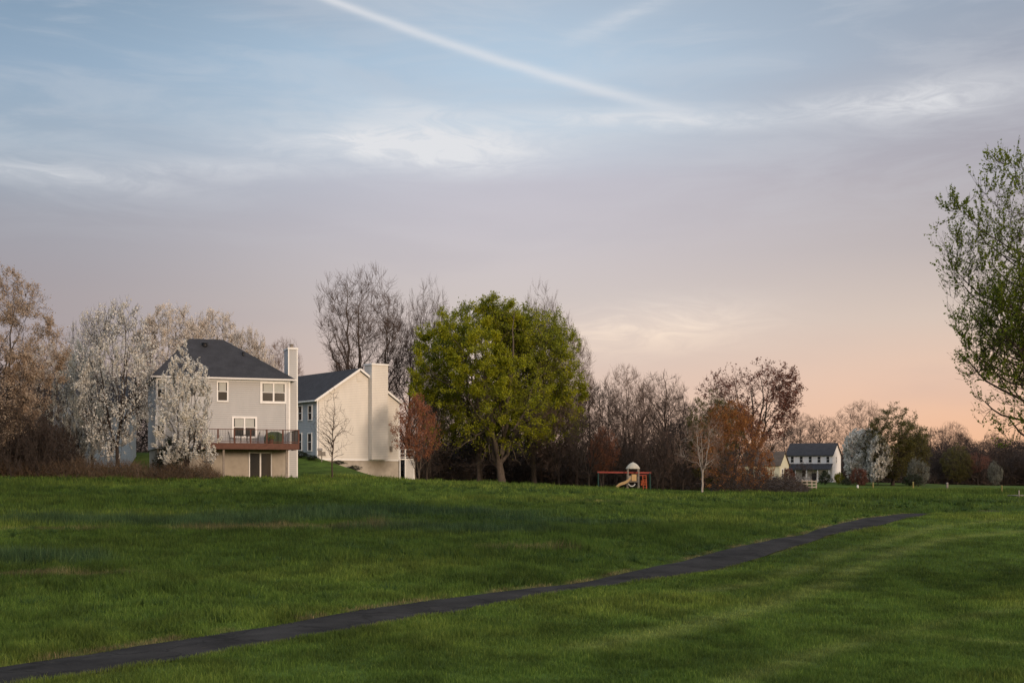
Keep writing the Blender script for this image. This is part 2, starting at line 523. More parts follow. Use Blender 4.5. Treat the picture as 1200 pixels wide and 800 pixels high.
def grassmat(name, ground):
    m, t, p = material(name, 0.7 if not ground else 0.95, 0.2 if not ground else 0.05)
    a = t.new('ShaderNodeAttribute'); a.attribute_name = 'col'
    if ground:
        co = t.new('ShaderNodeNewGeometry').outputs['Position']
        n = t.noise(co, 3.0, 6, 0.7)
        c = t.mix(1.0, a.outputs[0], t.ramp(n, [(0.3, (0.55, 0.5, 0.45, 1)), (0.7, (1.05, 1.0, 0.9, 1))]), 'MULTIPLY')
        t.put(p.inputs['Base Color'], c)
        bump(t, p, n, 0.8, 0.1)
    else:
        g = t.new('ShaderNodeNewGeometry')
        k = t.ramp(g.outputs['Random Per Island'], [(0, (0.62, 0.62, 0.6, 1)), (0.6, (1.05, 1.05, 1, 1)), (0.93, (1.35, 1.28, 1.1, 1)), (1, (2.0, 1.6, 1.9, 1))])
        c = t.mix(1.0, a.outputs[0], k, 'MULTIPLY')
        t.put(p.inputs['Base Color'], c)
        tr = t.new('ShaderNodeBsdfTranslucent'); t.put(tr.inputs[0], c)
        ms = t.new('ShaderNodeMixShader'); ms.inputs[0].default_value = 0.35
        t.l.new(p.outputs[0], ms.inputs[1]); t.l.new(tr.outputs[0], ms.inputs[2])
        t.l.new(ms.outputs[0], t.n['Material Output'].inputs[0])
    return m


M['ground'] = grassmat('meadow_ground', True)
M['blade'] = grassmat('grass_blades', False)


# ------------------------------------------------------------------ mesh helpers
def np_mesh(name, verts, polys, mats, smooth=False, color=None):
    """polys: list of (int array (n,k), material index)"""
    me = bpy.data.meshes.new(name)
    verts = np.ascontiguousarray(verts, dtype=np.float32)
    me.vertices.add(len(verts)); me.vertices.foreach_set('co', verts.ravel())
    nl = sum(p.size for p, _ in polys); npol = sum(len(p) for p, _ in polys)
    me.loops.add(nl); me.polygons.add(npol)
    me.loops.foreach_set('vertex_index', np.concatenate([p.ravel() for p, _ in polys]).astype(np.int32))
    sizes = np.concatenate([np.full(len(p), p.shape[1], np.int32) for p, _ in polys])
    starts = np.concatenate([[0], np.cumsum(sizes)[:-1]]).astype(np.int32)
    me.polygons.foreach_set('loop_start', starts)
    try:
        me.polygons.foreach_set('loop_total', sizes)
    except Exception:
        pass
    me.polygons.foreach_set('material_index', np.concatenate([np.full(len(p), i, np.int32) for p, i in polys]))
    me.polygons.foreach_set('use_smooth', np.full(npol, smooth, dtype=bool))
    for m in mats: me.materials.append(m)
    if color is not None:
        at_ = me.attributes.new('col', 'FLOAT_COLOR', 'POINT')
        c4 = np.ones((len(verts), 4), np.float32); c4[:, :3] = color
        at_.data.foreach_set('color', c4.ravel())
    me.update(calc_edges=True)
    return me


def link(name, me, parent=None):
    o = bpy.data.objects.new(name, me)
    COL.objects.link(o)
    if parent: o.parent = parent
    return o


def tag(o, label=None, cat=None, group=None, kind=None):
    if label: o['label'] = label
    if cat: o['category'] = cat
    if group: o['group'] = group
    if kind: o['kind'] = kind
    return o


def thing(name, label, cat, loc, rz=0.0, group=None, scale=(1, 1, 1)):
    o = bpy.data.objects.new(name, None)
    o.empty_display_size = 0.3
    COL.objects.link(o)
    o.location = loc; o.rotation_euler = (0, 0, rz); o.scale = scale
    return tag(o, label, cat, group)


class MB:
    """collects boxes, bars and prisms; build() links them as one mesh"""
    def __init__(s): s.v = []; s.f = []; s.m = []

    def add(s, vs, fs, mi=0):
        k = len(s.v)
        s.v += [tuple(v) for v in vs]
        s.f += [tuple(i + k for i in f) for f in fs]; s.m += [mi] * len(fs)
        return s

    def box(s, x0, x1, y0, y1, z0, z1, mi=0):
        vs = [(x0, y0, z0), (x1, y0, z0), (x1, y1, z0), (x0, y1, z0), (x0, y0, z1), (x1, y0, z1), (x1, y1, z1), (x0, y1, z1)]
        return s.add(vs, [(0, 3, 2, 1), (4, 5, 6, 7), (0, 1, 5, 4), (1, 2, 6, 5), (2, 3, 7, 6), (3, 0, 4, 7)], mi)

    def bar(s, a, b, r, n=6, r2=None, mi=0, caps=True):
        a = Vector(a); b = Vector(b); d = (b - a).normalized()
        u = d.orthogonal().normalized(); v = d.cross(u)
        r2 = r if r2 is None else r2
        vs = []
        for p, q in ((a, r), (b, r2)):
            for i in range(n):
                t = 2 * math.pi * i / n
                vs.append(p + (u * math.cos(t) + v * math.sin(t)) * q)
        fs = [(i, (i + 1) % n, n + (i + 1) % n, n + i) for i in range(n)]
        if caps: fs += [tuple(range(n))[::-1], tuple(range(n, 2 * n))]
        return s.add(vs, fs, mi)

    def beam(s, a, b, w_, h_, mi=0):
        """a board from a to b, w_ wide across and h_ high"""
        a = Vector(a); b = Vector(b); d = (b - a).normalized()
        side = d.cross(Vector((0, 0, 1)))
        side = side.normalized() if side.length > 1e-4 else Vector((1, 0, 0))
        upv = side.cross(d).normalized()
        vs = []
        for p in (a, b):
            for i, j in ((-1, -1), (1, -1), (1, 1), (-1, 1)):
                vs.append(p + side * (i * w_ / 2) + upv * (j * h_ / 2))
        return s.add(vs, [(3, 2, 1, 0), (4, 5, 6, 7), (0, 1, 5, 4), (1, 2, 6, 5), (2, 3, 7, 6), (3, 0, 4, 7)], mi)

    def build(s, name, mat, parent=None, smooth=False):
        me = bpy.data.meshes.new(name)
        me.from_pydata(s.v, [], s.f)
        for m in (mat if isinstance(mat, (list, tuple)) else [mat]): me.materials.append(m)
        me.polygons.foreach_set('material_index', s.m)
        if smooth: me.polygons.foreach_set('use_smooth', [True] * len(s.f))
        me.update()
        return link(name, me, parent)


# ------------------------------------------------------------------ ground and path
def build_ground():
    xs = np.unique(np.concatenate([np.linspace(-1500, -150, 28), np.arange(-150, -50, 4.0), np.arange(-50, 62, 0.5), np.arange(62, 180, 3.0), np.linspace(180, 1500, 28)]))
    ys = np.unique(np.concatenate([np.linspace(-400, -10, 14), np.arange(-10, 16, 2.0), np.arange(16, 70, 0.4), np.arange(70, 140, 0.8), np.arange(140, 420, 4.0), np.linspace(420, 2500, 30)]))
    X, Y = np.meshgrid(xs, ys)
    Z = hz(X, Y)
    c, h, d, side = meadow(X.ravel(), Y.ravel())
    d = d.reshape(X.shape)
    Z = Z - 0.07 * sstep(d, HALF + 0.22, HALF - 0.12)
    v = np.stack([X.ravel(), Y.ravel(), Z.ravel()], 1)
    nx, ny = len(xs), len(ys)
    i = np.arange(nx * ny).reshape(ny, nx)
    q = np.stack([i[:-1, :-1], i[:-1, 1:], i[1:, 1:], i[1:, :-1]], -1).reshape(-1, 4)
    o = link('ground', np_mesh('ground', v, [(q, 0)], [M['ground']], True, c * 0.8))
    tag(o, 'broad rolling green meadow floor under the grass', None, None, 'structure')


def build_path():
    P = catmull(ctrl, 30)
    PW = np.interp(np.linspace(0, 1, len(P)), np.linspace(0, 1, len(PATH_W)), PATH_W)
    t = np.gradient(P, axis=0); t /= np.linalg.norm(t, axis=1)[:, None]
    nrm = np.stack([-t[:, 1], t[:, 0]], 1)
    rows = []
    k = np.arange(len(P))
    for j, f in enumerate(np.linspace(-1, 1, 7)):
        wv = PW * (1 + 0.10 * (vnoise(k, k * 0 + j, 9, 3) - 0.5) * (abs(f) > 0.9))
        q = P + nrm * (f * wv)[:, None]
        z = hz(q[:, 0], q[:, 1]) - 0.012 + 0.025 * (1 - f * f)
        rows.append(np.stack([q[:, 0], q[:, 1], z], 1))
    v = np.stack(rows, 1).reshape(-1, 3)
    i = np.arange(len(P) * 7).reshape(len(P), 7)
    q = np.stack([i[:-1, :-1], i[1:, :-1], i[1:, 1:], i[:-1, 1:]], -1).reshape(-1, 4)
    o = link('path', np_mesh('path', v, [(q[:, ::-1], 0)], [M['asphalt']], True))
    tag(o, 'narrow dark asphalt footpath winding across the meadow', None, None, 'structure')


def build_grass():
    rng = np.random.RandomState(3)
    V = []; F = []; C = []; off = 0

    def band(y0, y1, dens, wid, hs, two):
        nonlocal off
        area = 0
        n = int(dens * (y1 - y0) * (0.46 * (y0 + y1) + 10))
        # sample uniformly in the trapezoid
        yy = np.sqrt(rng.rand(n) * (y1 ** 2 - y0 ** 2) + y0 ** 2)
        xx = (rng.rand(n) * 2 - 1) * (0.44 * yy + 4)
        c, h, d, side = meadow(xx, yy)
        keep = d > HALF - 0.10 + 0.42 * (fbm(xx, yy, 0.9, 61, 3) - 0.5)
        # clumping: fewer blades in small gaps
        keep &= rng.rand(n) < 0.35 + 0.65 * sstep(vnoise(xx, yy, 0.33, 71), 0.15, 0.55)
        keep &= yy < 117 + 8 * (xx > 22) * 100
        xx, yy, c, h = xx[keep], yy[keep], c[keep], h[keep]
        n = len(xx)
        edge = np.abs(d[keep] - HALF) < 0.25
        h = h * hs * (0.55 + 0.75 * rng.rand(n)) * np.where(edge, 0.8, 1) * (0.7 + 0.75 * vnoise(xx, yy, 0.7, 77))
        z = hz(xx, yy) - 0.07 * sstep(d[keep], HALF + 0.22, HALF - 0.12) - 0.01
        a = rng.rand(n) * 2 * np.pi
        wv = wid * (0.6 + 0.8 * rng.rand(n))
        lean = (rng.rand(n) ** 1.5) * 0.75 * h; la = rng.rand(n) * 2 * np.pi
        ux, uy = np.cos(a) * wv / 2, np.sin(a) * wv / 2
        lx, ly = np.cos(la) * lean, np.sin(la) * lean
        b0 = np.stack([xx - ux, yy - uy, z], 1); b1 = np.stack([xx + ux, yy + uy, z], 1)
        tip = np.stack([xx + lx, yy + ly, z + h], 1)
        if two:
            m0 = np.stack([xx - ux * .8 + lx * .3, yy - uy * .8 + ly * .3, z + h * .62], 1)
            m1 = np.stack([xx + ux * .8 + lx * .3, yy + uy * .8 + ly * .3, z + h * .62], 1)
            v = np.stack([b0, b1, m1, m0, tip], 1)
            i = np.arange(n)[:, None] * 5 + off
            F.append((np.concatenate([i, i + 1, i + 2, i + 3], 1), 0)); F.append((np.concatenate([i + 3, i + 2, i + 4], 1), 0))
            k = 5
        else:
            v = np.stack([b0, b1, tip], 1)
            i = np.arange(n)[:, None] * 3 + off
            F.append((np.concatenate([i, i + 1, i + 2], 1), 0))
            k = 3
        V.append(v.reshape(-1, 3)); C.append(np.repeat(c, k, 0)); off += n * k

    def tussocks(n, seed_, y0, y1):
        nonlocal off
        r = np.random.RandomState(seed_)
        ty = np.sqrt(r.rand(n) * (y1 ** 2 - y0 ** 2) + y0 ** 2); tx = (r.rand(n) * 2 - 1) * (0.44 * ty + 3)
        _c, _h, d_, s_ = meadow(tx, ty)
        k = (s_ > 0) & (d_ > 1.15) & (r.rand(n) < sstep(fbm(tx, ty, 5.0, 91), 0.40, 0.7) + np.exp(-d_ / 1.5) * 0.8) & (ty < 100)
        tx, ty = tx[k], ty[k]; m = len(tx)
        per = 46
        rad = 0.10 + 0.18 * r.rand(m); hh = 0.16 + 0.20 * r.rand(m) ** 1.5
        hue = r.rand(m)[:, None]
        tc = np.array([0.040, 0.082, 0.026]) * (1 - hue) + np.array([0.085, 0.135, 0.026]) * hue
        i = np.repeat(np.arange(m), per); N = len(i)
        a = r.rand(N) * 6.283; q = rad[i] * np.sqrt(r.rand(N))
        bx = tx[i] + q * np.cos(a) * 0.5; by = ty[i] + q * np.sin(a) * 0.5
        h = hh[i] * (0.5 + 0.6 * r.rand(N)); out_ = q * 1.1 + 0.25 * h * r.rand(N)
        w_ = (0.006 + 0.00022 * ty[i]) * (0.6 + 0.8 * r.rand(N)); b = r.rand(N) * 6.283
        z = hz(bx, by) - 0.02
        v = np.stack([np.stack([bx - np.cos(b) * w_, by - np.sin(b) * w_, z], 1), np.stack([bx + np.cos(b) * w_, by + np.sin(b) * w_, z], 1),
                      np.stack([bx + out_ * np.cos(a), by + out_ * np.sin(a), z + h], 1)], 1)
        j = np.arange(N)[:, None] * 3 + off
        F.append((np.concatenate([j, j + 1, j + 2], 1), 0)); V.append(v.reshape(-1, 3)); C.append(np.repeat(tc[i], 3, 0)); off += N * 3

    tussocks(5200, 8, 18, 100)
    band(17, 29, 850, 0.011, 1.0, True)
    band(29, 42, 480, 0.016, 1.0, True)
    band(42, 62, 210, 0.026, 1.0, False)
    band(62, 90, 85, 0.042, 1.05, False)
    band(90, 180, 24, 0.075, 1.1, False)
    o = link('grass', np_mesh('grass', np.concatenate(V), F, [M['blade']], False, np.concatenate(C)))
    tag(o, 'spring green meadow grass, rough beyond the path and mown on this side', None, None, 'stuff')


build_ground()
build_path()
build_grass()

# ------------------------------------------------------------------ trees
def norm(v): return v / (np.linalg.norm(v, axis=-1, keepdims=True) + 1e-9)


def grow(base, d, length, rad, K, up, wob, rng, taper):
    n = len(base)
    pts = np.empty((n, K, 3)); rr = np.empty((n, K))
    p = base.copy(); d = d.copy()
    for k in range(K):
        pts[:, k] = p; rr[:, k] = rad * (1 - (1 - taper) * k / (K - 1))
        d = norm(d + np.array([0, 0, up]) / (K - 1) + rng.randn(n, 3) * wob / math.sqrt(K - 1))
        p = p + d * (length / (K - 1))[:, None]
    return pts, rr


def tubes(pts, rr, sides):
    n, K, _ = pts.shape
    t = np.gradient(pts, axis=1); t = norm(t)
    ref = np.where(np.abs(t[..., 2:3]) > 0.9, np.array([1.0, 0, 0]), np.array([0, 0, 1.0]))
    u = norm(np.cross(t, ref)); v = np.cross(t, u)
    ang = np.arange(sides) * 2 * np.pi / sides
    ring = pts[:, :, None] + rr[:, :, None, None] * (u[:, :, None] * np.cos(ang)[None, None, :, None] + v[:, :, None] * np.sin(ang)[None, None, :, None])
    i = np.arange(n * K * sides).reshape(n, K, sides)
    j = np.roll(i, -1, 2)
    q = np.stack([i[:, :-1], j[:, :-1], j[:, 1:], i[:, 1:]], -1).reshape(-1, 4)
    return ring.reshape(-1, 3), q


def children(pts, rr, per, t0, t1, amin, amax, rng, upbias=0.0):
    n, K, _ = pts.shape
    par = np.repeat(np.arange(n), per); N = len(par)
    t = t0 + (t1 - t0) * ((np.tile(np.arange(per), n) + rng.rand(N)) / per)
    f = t * (K - 1); k = np.minimum(f.astype(int), K - 2); fr = (f - k)[:, None]
    base = pts[par, k] * (1 - fr) + pts[par, k + 1] * fr
    tan = norm(pts[par, k + 1] - pts[par, k])
    ref = norm(rng.randn(N, 3)); side = norm(np.cross(tan, ref))
    side = norm(side + np.array([0, 0, upbias]))
    a = np.radians(amin + (amax - amin) * rng.rand(N))[:, None]
    d = norm(tan * np.cos(a) + side * np.sin(a))
    r = (rr[par, k] * (1 - fr[:, 0]) + rr[par, k + 1] * fr[:, 0])
    return par, t, base, d, r


def bez(p0, d0, p1, d1, K, wob, rng):
    """curved branches from p0 (leaving along d0) to p1 (arriving along d1)"""
    L = np.linalg.norm(p1 - p0, axis=1)[:, None]
    c0 = p0 + d0 * L * 0.38; c1 = p1 - d1 * L * 0.30
    t = np.linspace(0, 1, K)[None, :, None]
    q = (1 - t) ** 3 * p0[:, None] + 3 * (1 - t) ** 2 * t * c0[:, None] + 3 * (1 - t) * t * t * c1[:, None] + t ** 3 * p1[:, None]
    j = rng.randn(len(p0), K, 3) * wob * L[:, :, None] / K; j[:, 0] = 0
    return q + j


def tree_mesh(seed, H=15.0, rx=5.0, z0=2.0, prof='ell', lump=0.13, gap=0.35, trunk_r=0.25, stems=1, fork=0.2, spread=0.45, n1=26, n2=130, n3=650, slope=0.9,
              twigs=5, twlen=(0.45, 1.0), twig_r=0.009, up=0.35, leaf=0, leaf_size=0.12, jitter=0.1, lean=0.03, K3=4,
              mats=('bark_grey', 'twig_brown', 'leaf_green'), low=0.0, shell=0.5, topr=0.6, wb=0.16, clus=2.0, twang=(15, 55)):
    """one tree grown towards points spread through its crown: a trunk-and-limbs mesh and a crown mesh"""
    rng = np.random.RandomState(seed)
    cz = (H + z0) / 2; rz = (H - z0) / 2
    kk = rng.randn(6, 3) * 2.2; ph = rng.rand(6) * 6.28
    gk = rng.randn(7, 3) * (3.4 / rx); gp = rng.rand(7) * 6.28

    def env(u):
        """unit-ball points to crown points"""
        d = norm(u)
        m = 1 + lump * np.cos(d @ kk.T + ph).sum(1) / 1.9
        q = u * m[:, None]
        zn = np.clip(u[:, 2], -1, 1)
        w_ = {'ell': 1 + 0 * zn, 'ovoid': 1.08 - 0.42 * zn - 0.12 * zn ** 2, 'vase': 0.98 + 0.30 * zn, 'dome': 1.08 - 0.20 * zn, 'broad': 1.10 - 0.26 * zn - 0.10 * zn ** 2, 'cone': 1.12 - 0.52 * zn}[prof]
        return q * np.stack([rx * w_, rx * w_, rz + 0 * zn], 1) + np.array([0, 0, cz])

    def pts_in(n, r0, r1):
        out_ = np.empty((0, 3))
        while len(out_) < n:
            u = norm(rng.randn(n * 2, 3)) * ((r0 ** 3 + (r1 ** 3 - r0 ** 3) * rng.rand(n * 2)) ** (1 / 3))[:, None]
            p = env(u)
            g = np.cos(p @ gk.T + gp).sum(1) / 2.6
            p = p[(rng.rand(len(p)) > gap * (g < -0.15)) & (p[:, 2] > 0.2)]
            out_ = np.concatenate([out_, p])
        return out_[:n]
    TV = []; TF = []; off = 0
    CV = []; CF = []; coff = 0

    def put(vq):
        nonlocal off
        TV.append(vq[0]); TF.append(vq[1] + off); off += len(vq[0])

    def cput(v, q, mi):
        nonlocal coff
        CV.append(v); CF.append((q + coff, mi)); coff += len(v)
    zup = np.array([[0, 0, 1.0]])
    hf = H * fork
    # trunk and stems
    if stems == 1:
        p0 = np.array([[0, 0, -0.25]]); p1 = np.array([[rng.randn() * lean * H, rng.randn() * lean * H, z0 + (H - z0) * (0.97 if topr > 0.5 else 0.8)]])
        tp = bez(p0, norm(zup + rng.randn(1, 3) * 0.06), p1, norm(zup + rng.randn(1, 3) * 0.1), 16, 0.10, rng)
        tr = trunk_r * (1 - 0.93 * np.linspace(0, 1, 16) ** 0.85)[None]
    else:
        an = rng.rand() * 6.28 + np.arange(stems) * 2 * np.pi / stems + rng.randn(stems) * 0.25
        rad = spread * rx * (0.6 + 0.6 * rng.rand(stems))
        p1 = np.stack([np.cos(an) * rad, np.sin(an) * rad, z0 + (H - z0) * (0.72 + 0.22 * rng.rand(stems))], 1)
        if hf > 0.8:      # one bole that forks
            st = bez(np.array([[0, 0, -0.25]]), zup, np.array([[rng.randn() * .006 * H, rng.randn() * .006 * H, hf]]), norm(zup + rng.randn(1, 3) * .05), 8, 0.06, rng)
            sr = trunk_r * (1 - 0.18 * np.linspace(0, 1, 8))[None]
            sr[:, 0] *= 1.45; sr[:, 1] *= 1.12
            put(tubes(st, sr, 9))
            p0 = np.repeat(st[:, 6], stems, 0)
            d0 = norm(np.stack([np.cos(an) * .45, np.sin(an) * .45, np.ones(stems)], 1))
        else:
            p0 = np.stack([np.cos(an) * trunk_r, np.sin(an) * trunk_r, np.full(stems, -0.25)], 1)
            d0 = norm(np.stack([np.cos(an) * .3, np.sin(an) * .3, np.ones(stems)], 1))
        tp = bez(p0, d0, p1, norm(zup + rng.randn(stems, 3) * 0.2), 14, 0.10, rng)
        tr = trunk_r * 0.72 * (1 - 0.92 * np.linspace(0, 1, 14) ** 0.85)[None] * (0.8 + .25 * rng.rand(stems))[:, None]
    if stems == 1 or hf <= 0.8:
        tr[:, 0] *= 1.45; tr[:, 1] *= 1.1
    put(tubes(tp, tr, 8))

    def attach(tgt, P, Rr, T, hang, slope_):
        """nearest growing point for every target, preferring points below and inside it"""
        dv = tgt[:, None] - P[None]
        hor = np.hypot(dv[..., 0], dv[..., 1]); ver = dv[..., 2]
        cost = np.linalg.norm(dv, axis=2) + hang * np.maximum(0, slope_ * hor - ver)
        cost = cost + 0.25 * np.abs(rng.randn(*cost.shape)) * cost
        return cost.argmin(1)

    def flat(pts, rr, k0):
        t = norm(np.gradient(pts, axis=1))
        return pts[:, k0:].reshape(-1, 3), rr[:, k0:].reshape(-1), t[:, k0:].reshape(-1, 3)
    P, Rr, T = flat(tp, tr, 2)
    ok = P[:, 2] > max(hf * 0.9, 0.25); P, Rr, T = P[ok], Rr[ok], T[ok]
    # finer sampling of the trunk for the limbs
    tgt = pts_in(n1, 0.62, 0.93)
    i = attach(tgt, P, Rr, T, 1.6, slope)
    L = np.linalg.norm(tgt - P[i], axis=1)
    outd = norm(tgt - P[i])
    l1 = bez(P[i] + rng.randn(n1, 3) * 0.02, norm(T[i] * 0.6 + outd), tgt, norm(outd + np.array([0, 0, up])), 9, wb, rng)
    r1 = np.minimum(np.maximum(Rr[i] * 0.55, 0.018), L * 0.022 + 0.012)[:, None] * (1 - 0.78 * np.linspace(0, 1, 9))[None]
    put(tubes(l1, r1, 6))
    P1, R1, T1 = flat(l1, r1, 2)
    P = np.concatenate([P, P1]); Rr = np.concatenate([Rr, R1]); T = np.concatenate([T, T1])
    tgt = pts_in(n2, shell, 1.0)
    i = attach(tgt, P, Rr, T, 0.7, slope * 0.7)
    L = np.linalg.norm(tgt - P[i], axis=1); outd = norm(tgt - P[i])
    l2 = bez(P[i], norm(T[i] * 0.9 + outd), tgt, norm(outd + np.array([0, 0, up])), 6, wb, rng)
    r2 = np.minimum(np.maximum(Rr[i] * 0.6, twig_r * 1.5), L * 0.014 + 0.009)[:, None] * (1 - 0.62 * np.linspace(0, 1, 6))[None]
    put(tubes(l2, r2, 4))
    P2, R2, T2 = flat(l2, r2, 1)
    P = np.concatenate([P1, P2]); Rr = np.concatenate([R1, R2]); T = np.concatenate([T1, T2])
    tgt = pts_in(n3, shell, 1.04)
    i = attach(tgt, P, Rr, T, 0.5, slope * 0.6)
    L = np.linalg.norm(tgt - P[i], axis=1); outd = norm(tgt - P[i])
    l3 = bez(P[i], norm(T[i] * 0.8 + outd), tgt, norm(outd + np.array([0, 0, up * 1.2])), K3, wb, rng)
    r3 = np.minimum(np.maximum(Rr[i] * 0.6, twig_r * 1.2), L * 0.012 + twig_r)[:, None] * (1 - 0.45 * np.linspace(0, 1, K3))[None]
    cput(*tubes(l3, r3, 3), 0)
    src = l3
    if twigs:
        par, t, b, dd, r = children(l3, r3, twigs, 0.15, 1.0, twang[0], twang[1], rng, 0.15)
        ln4 = (twlen[0] + (twlen[1] - twlen[0]) * rng.rand(len(b))) * (1.1 - 0.45 * t)
        l4, r4 = grow(b, dd, ln4, np.full(len(b), twig_r), 3, up, 0.2, rng, 0.6)
        cput(*tubes(l4, r4, 3), 0)
        src = l4
    if leaf:
        n = len(src); K = src.shape[1]
        wgt = 0.10 + rng.rand(n) ** clus * np.clip(0.6 + np.cos(src[:, -1] @ (gk * 1.7).T + gp).sum(1) * 0.35, 0.1, 2.0) ** (clus / 2); wgt /= wgt.sum()
        who = rng.choice(n, leaf, p=wgt); f = (rng.rand(leaf) ** 0.8) * (K - 1) * 0.999
        k = f.astype(int); fr = (f - k)[:, None]
        p = src[who, k] * (1 - fr) + src[who, k + 1] * fr + rng.randn(leaf, 3) * jitter
        if low: p = p[p[:, 2] > low + 0.8 * rng.randn(len(p))]
        N = len(p)
        a = norm(rng.randn(N, 3)); a[:, 2] *= 0.8
        bb = norm(np.cross(a, rng.randn(N, 3)))
        s_ = leaf_size * (0.5 + rng.rand(N))[:, None]
        a = a * s_ * 0.5; bb = bb * s_ * 0.36
        v = np.stack([p - a, p + bb, p + a, p - bb], 1).reshape(-1, 3)
        cput(v, np.arange(N * 4).reshape(N, 4), 1)
    tm = np_mesh('trunk', np.concatenate(TV), [(q, 0) for q in TF], [M[mats[0]]], True)
    cm = np_mesh('crown', np.concatenate(CV), CF, [M[mats[1]], M[mats[2]]], False)
    W = np.percentile(np.abs(np.concatenate(CV)[:, :2]), 98.5)
    top_z = np.percentile(np.concatenate(CV)[:, 2], 99.8)
    return dict(t=tm, c=cm, W=W, H=top_z)


PROTO = {}


def proto(key, **kw):
    PROTO[key] = tree_mesh(**kw)


def plant(key, name, label, cat, px, Y, top_py=None, half_px=None, group=None, rz=None, height=None, width=None, sink=0.0):
    p = PROTO[key]
    x, y, z = at(px, Y)
    H = height if height else zpy(top_py, Y) - z
    W = width if width else half_px / FOC * Y
    rz = random.Random(hash((px, Y, key)) if False else int(px * 7 + Y * 13)).random() * 6.28 if rz is None else rz
    o = thing(name, label, cat, (x, y, z - sink), rz, group, (W / p['W'], W / p['W'], H / p['H']))
    link('trunk', p['t'], o); link('crown', p['c'], o)
    return o


BARE = ('bark_grey', 'twig_brown', 'twig_brown')
UPR = dict(prof='vase', slope=2.2, up=0.7)
proto('vase', seed=11, H=22, rx=5.4, z0=5, trunk_r=0.42, stems=4, fork=0.14, spread=0.55, n1=56, n2=340, n3=1700, twigs=5, twlen=(.6, 1.5), twig_r=0.011, mats=BARE, **UPR)
proto('vase2', seed=12, H=21, rx=4.2, z0=5, trunk_r=0.34, stems=3, fork=0.18, spread=0.5, n1=46, n2=280, n3=1400, twigs=5, twlen=(.6, 1.5), twig_r=0.011, mats=BARE, **UPR)
proto('bare_a', seed=21, H=16, rx=4.6, z0=3, trunk_r=0.26, stems=1, fork=0.2, n1=32, n2=170, n3=800, twigs=5, slope=1.3, up=.5, mats=('bark_brown', 'twig_brown', 'twig_brown'), twig_r=0.010)
proto('bare_b', seed=22, H=15, rx=4.2, z0=2.2, trunk_r=0.24, stems=3, fork=0.16, n1=32, n2=170, n3=850, twigs=5, slope=1.4, up=.5, mats=('bark_dark', 'twig_dark', 'twig_dark'), twig_r=0.012)
proto('bare_c', seed=23, H=15, rx=3.8, z0=3, trunk_r=0.22, stems=3, fork=0.25, n1=30, n2=160, n3=1100, twigs=5, prof='vase', slope=1.7, up=.6, mats=('bark_grey', 'twig_tan', 'twig_tan'), twig_r=0.010)
proto('bare_d', seed=24, H=14, rx=4.8, z0=1.6, trunk_r=0.24, stems=2, fork=0.14, n1=34, n2=180, n3=900, twigs=5, slope=1.1, up=.4, mats=('bark_dark', 'twig_brown', 'twig_dark'), twig_r=0.012)
proto('bare_e', seed=25, H=15, rx=5.0, z0=1.0, trunk_r=0.26, stems=3, fork=0.12, n1=34, n2=180, n3=900, twigs=6, slope=1.2, up=.5, mats=('bark_dark', 'twig_dark', 'twig_dark'), twig_r=0.014)
proto('red_tall', seed=31, H=15, rx=5.4, z0=5.5, trunk_r=0.26, stems=4, fork=0.26, n1=36, n2=170, n3=700, twigs=4, gap=0.75, prof='vase', slope=1.6, up=.6, leaf=11000, leaf_size=0.17, jitter=0.10,
      mats=('bark_dark', 'twig_red', 'leaf_maroon'), twig_r=0.011)
proto('rust', seed=32, H=9.5, rx=4.3, z0=0.7, prof='dome', trunk_r=0.2, stems=3, fork=0.10, n1=34, n2=180, n3=850, twigs=5, slope=0.9, clus=3, leaf=18000, leaf_size=0.15, jitter=0.12, mats=('bark_dark', 'twig_red', 'leaf_red'))
proto('rust2', seed=33, H=8.5, rx=2.6, z0=2.2, prof='ovoid', trunk_r=0.12, stems=3, fork=0.05, n1=22, n2=110, n3=420, twigs=4, slope=1.4, up=.5, leaf=9000, leaf_size=0.13, jitter=0.10, mats=('bark_grey', 'twig_red', 'leaf_rust'))
proto('olive', seed=41, H=14, rx=4.4, z0=1.5, trunk_r=0.26, stems=3, fork=0.13, n1=34, n2=180, n3=850, twigs=5, slope=1.3, up=.5, leaf=28000, leaf_size=0.17, jitter=0.14, mats=('bark_dark', 'twig_dark', 'leaf_olive'))
proto('green_big', seed=51, H=18.5, rx=7.4, z0=2.9, prof='broad', lump=0.15, gap=0.9, clus=2.5, trunk_r=0.40, stems=6, fork=0.11, spread=0.62, n1=60, n2=280, n3=1300, twigs=5, slope=0.8, up=.25, leaf=150000, leaf_size=0.135, jitter=0.13,
      mats=('bark_grey', 'twig_dark', 'leaf_green'), shell=0.5, twlen=(.4, .9), low=4.3)
proto('green_dim', seed=52, H=17, rx=5.5, z0=4.5, gap=0.6, trunk_r=0.34, stems=3, fork=0.17, n1=40, n2=220, n3=950, twigs=5, slope=1.0, up=.35, leaf=60000, leaf_size=0.145, jitter=0.14,
      mats=('bark_grey', 'twig_dark', 'leaf_green2'), low=4.0)
proto('sapling', seed=61, H=8.4, rx=2.4, z0=1.9, prof='ovoid', trunk_r=0.10, stems=1, fork=0.2, n1=38, n2=90, n3=200, twigs=0, slope=0.75, up=.4, shell=0.3, mats=('bark_brown', 'twig_brown', 'twig_brown'), twig_r=0.010)
proto('pear', seed=71, H=11, rx=2.5, z0=0.6, prof='cone', lump=0.16, clus=3, trunk_r=0.13, stems=4, fork=0.10, spread=0.35, n1=30, n2=110, n3=330, twigs=4, gap=0.7, slope=2.0, up=1.2, leaf=30000, leaf_size=0.145, jitter=0.05,
      mats=('bark_dark', 'twig_dark', 'blossom'), twlen=(.4, .9), low=0.9)
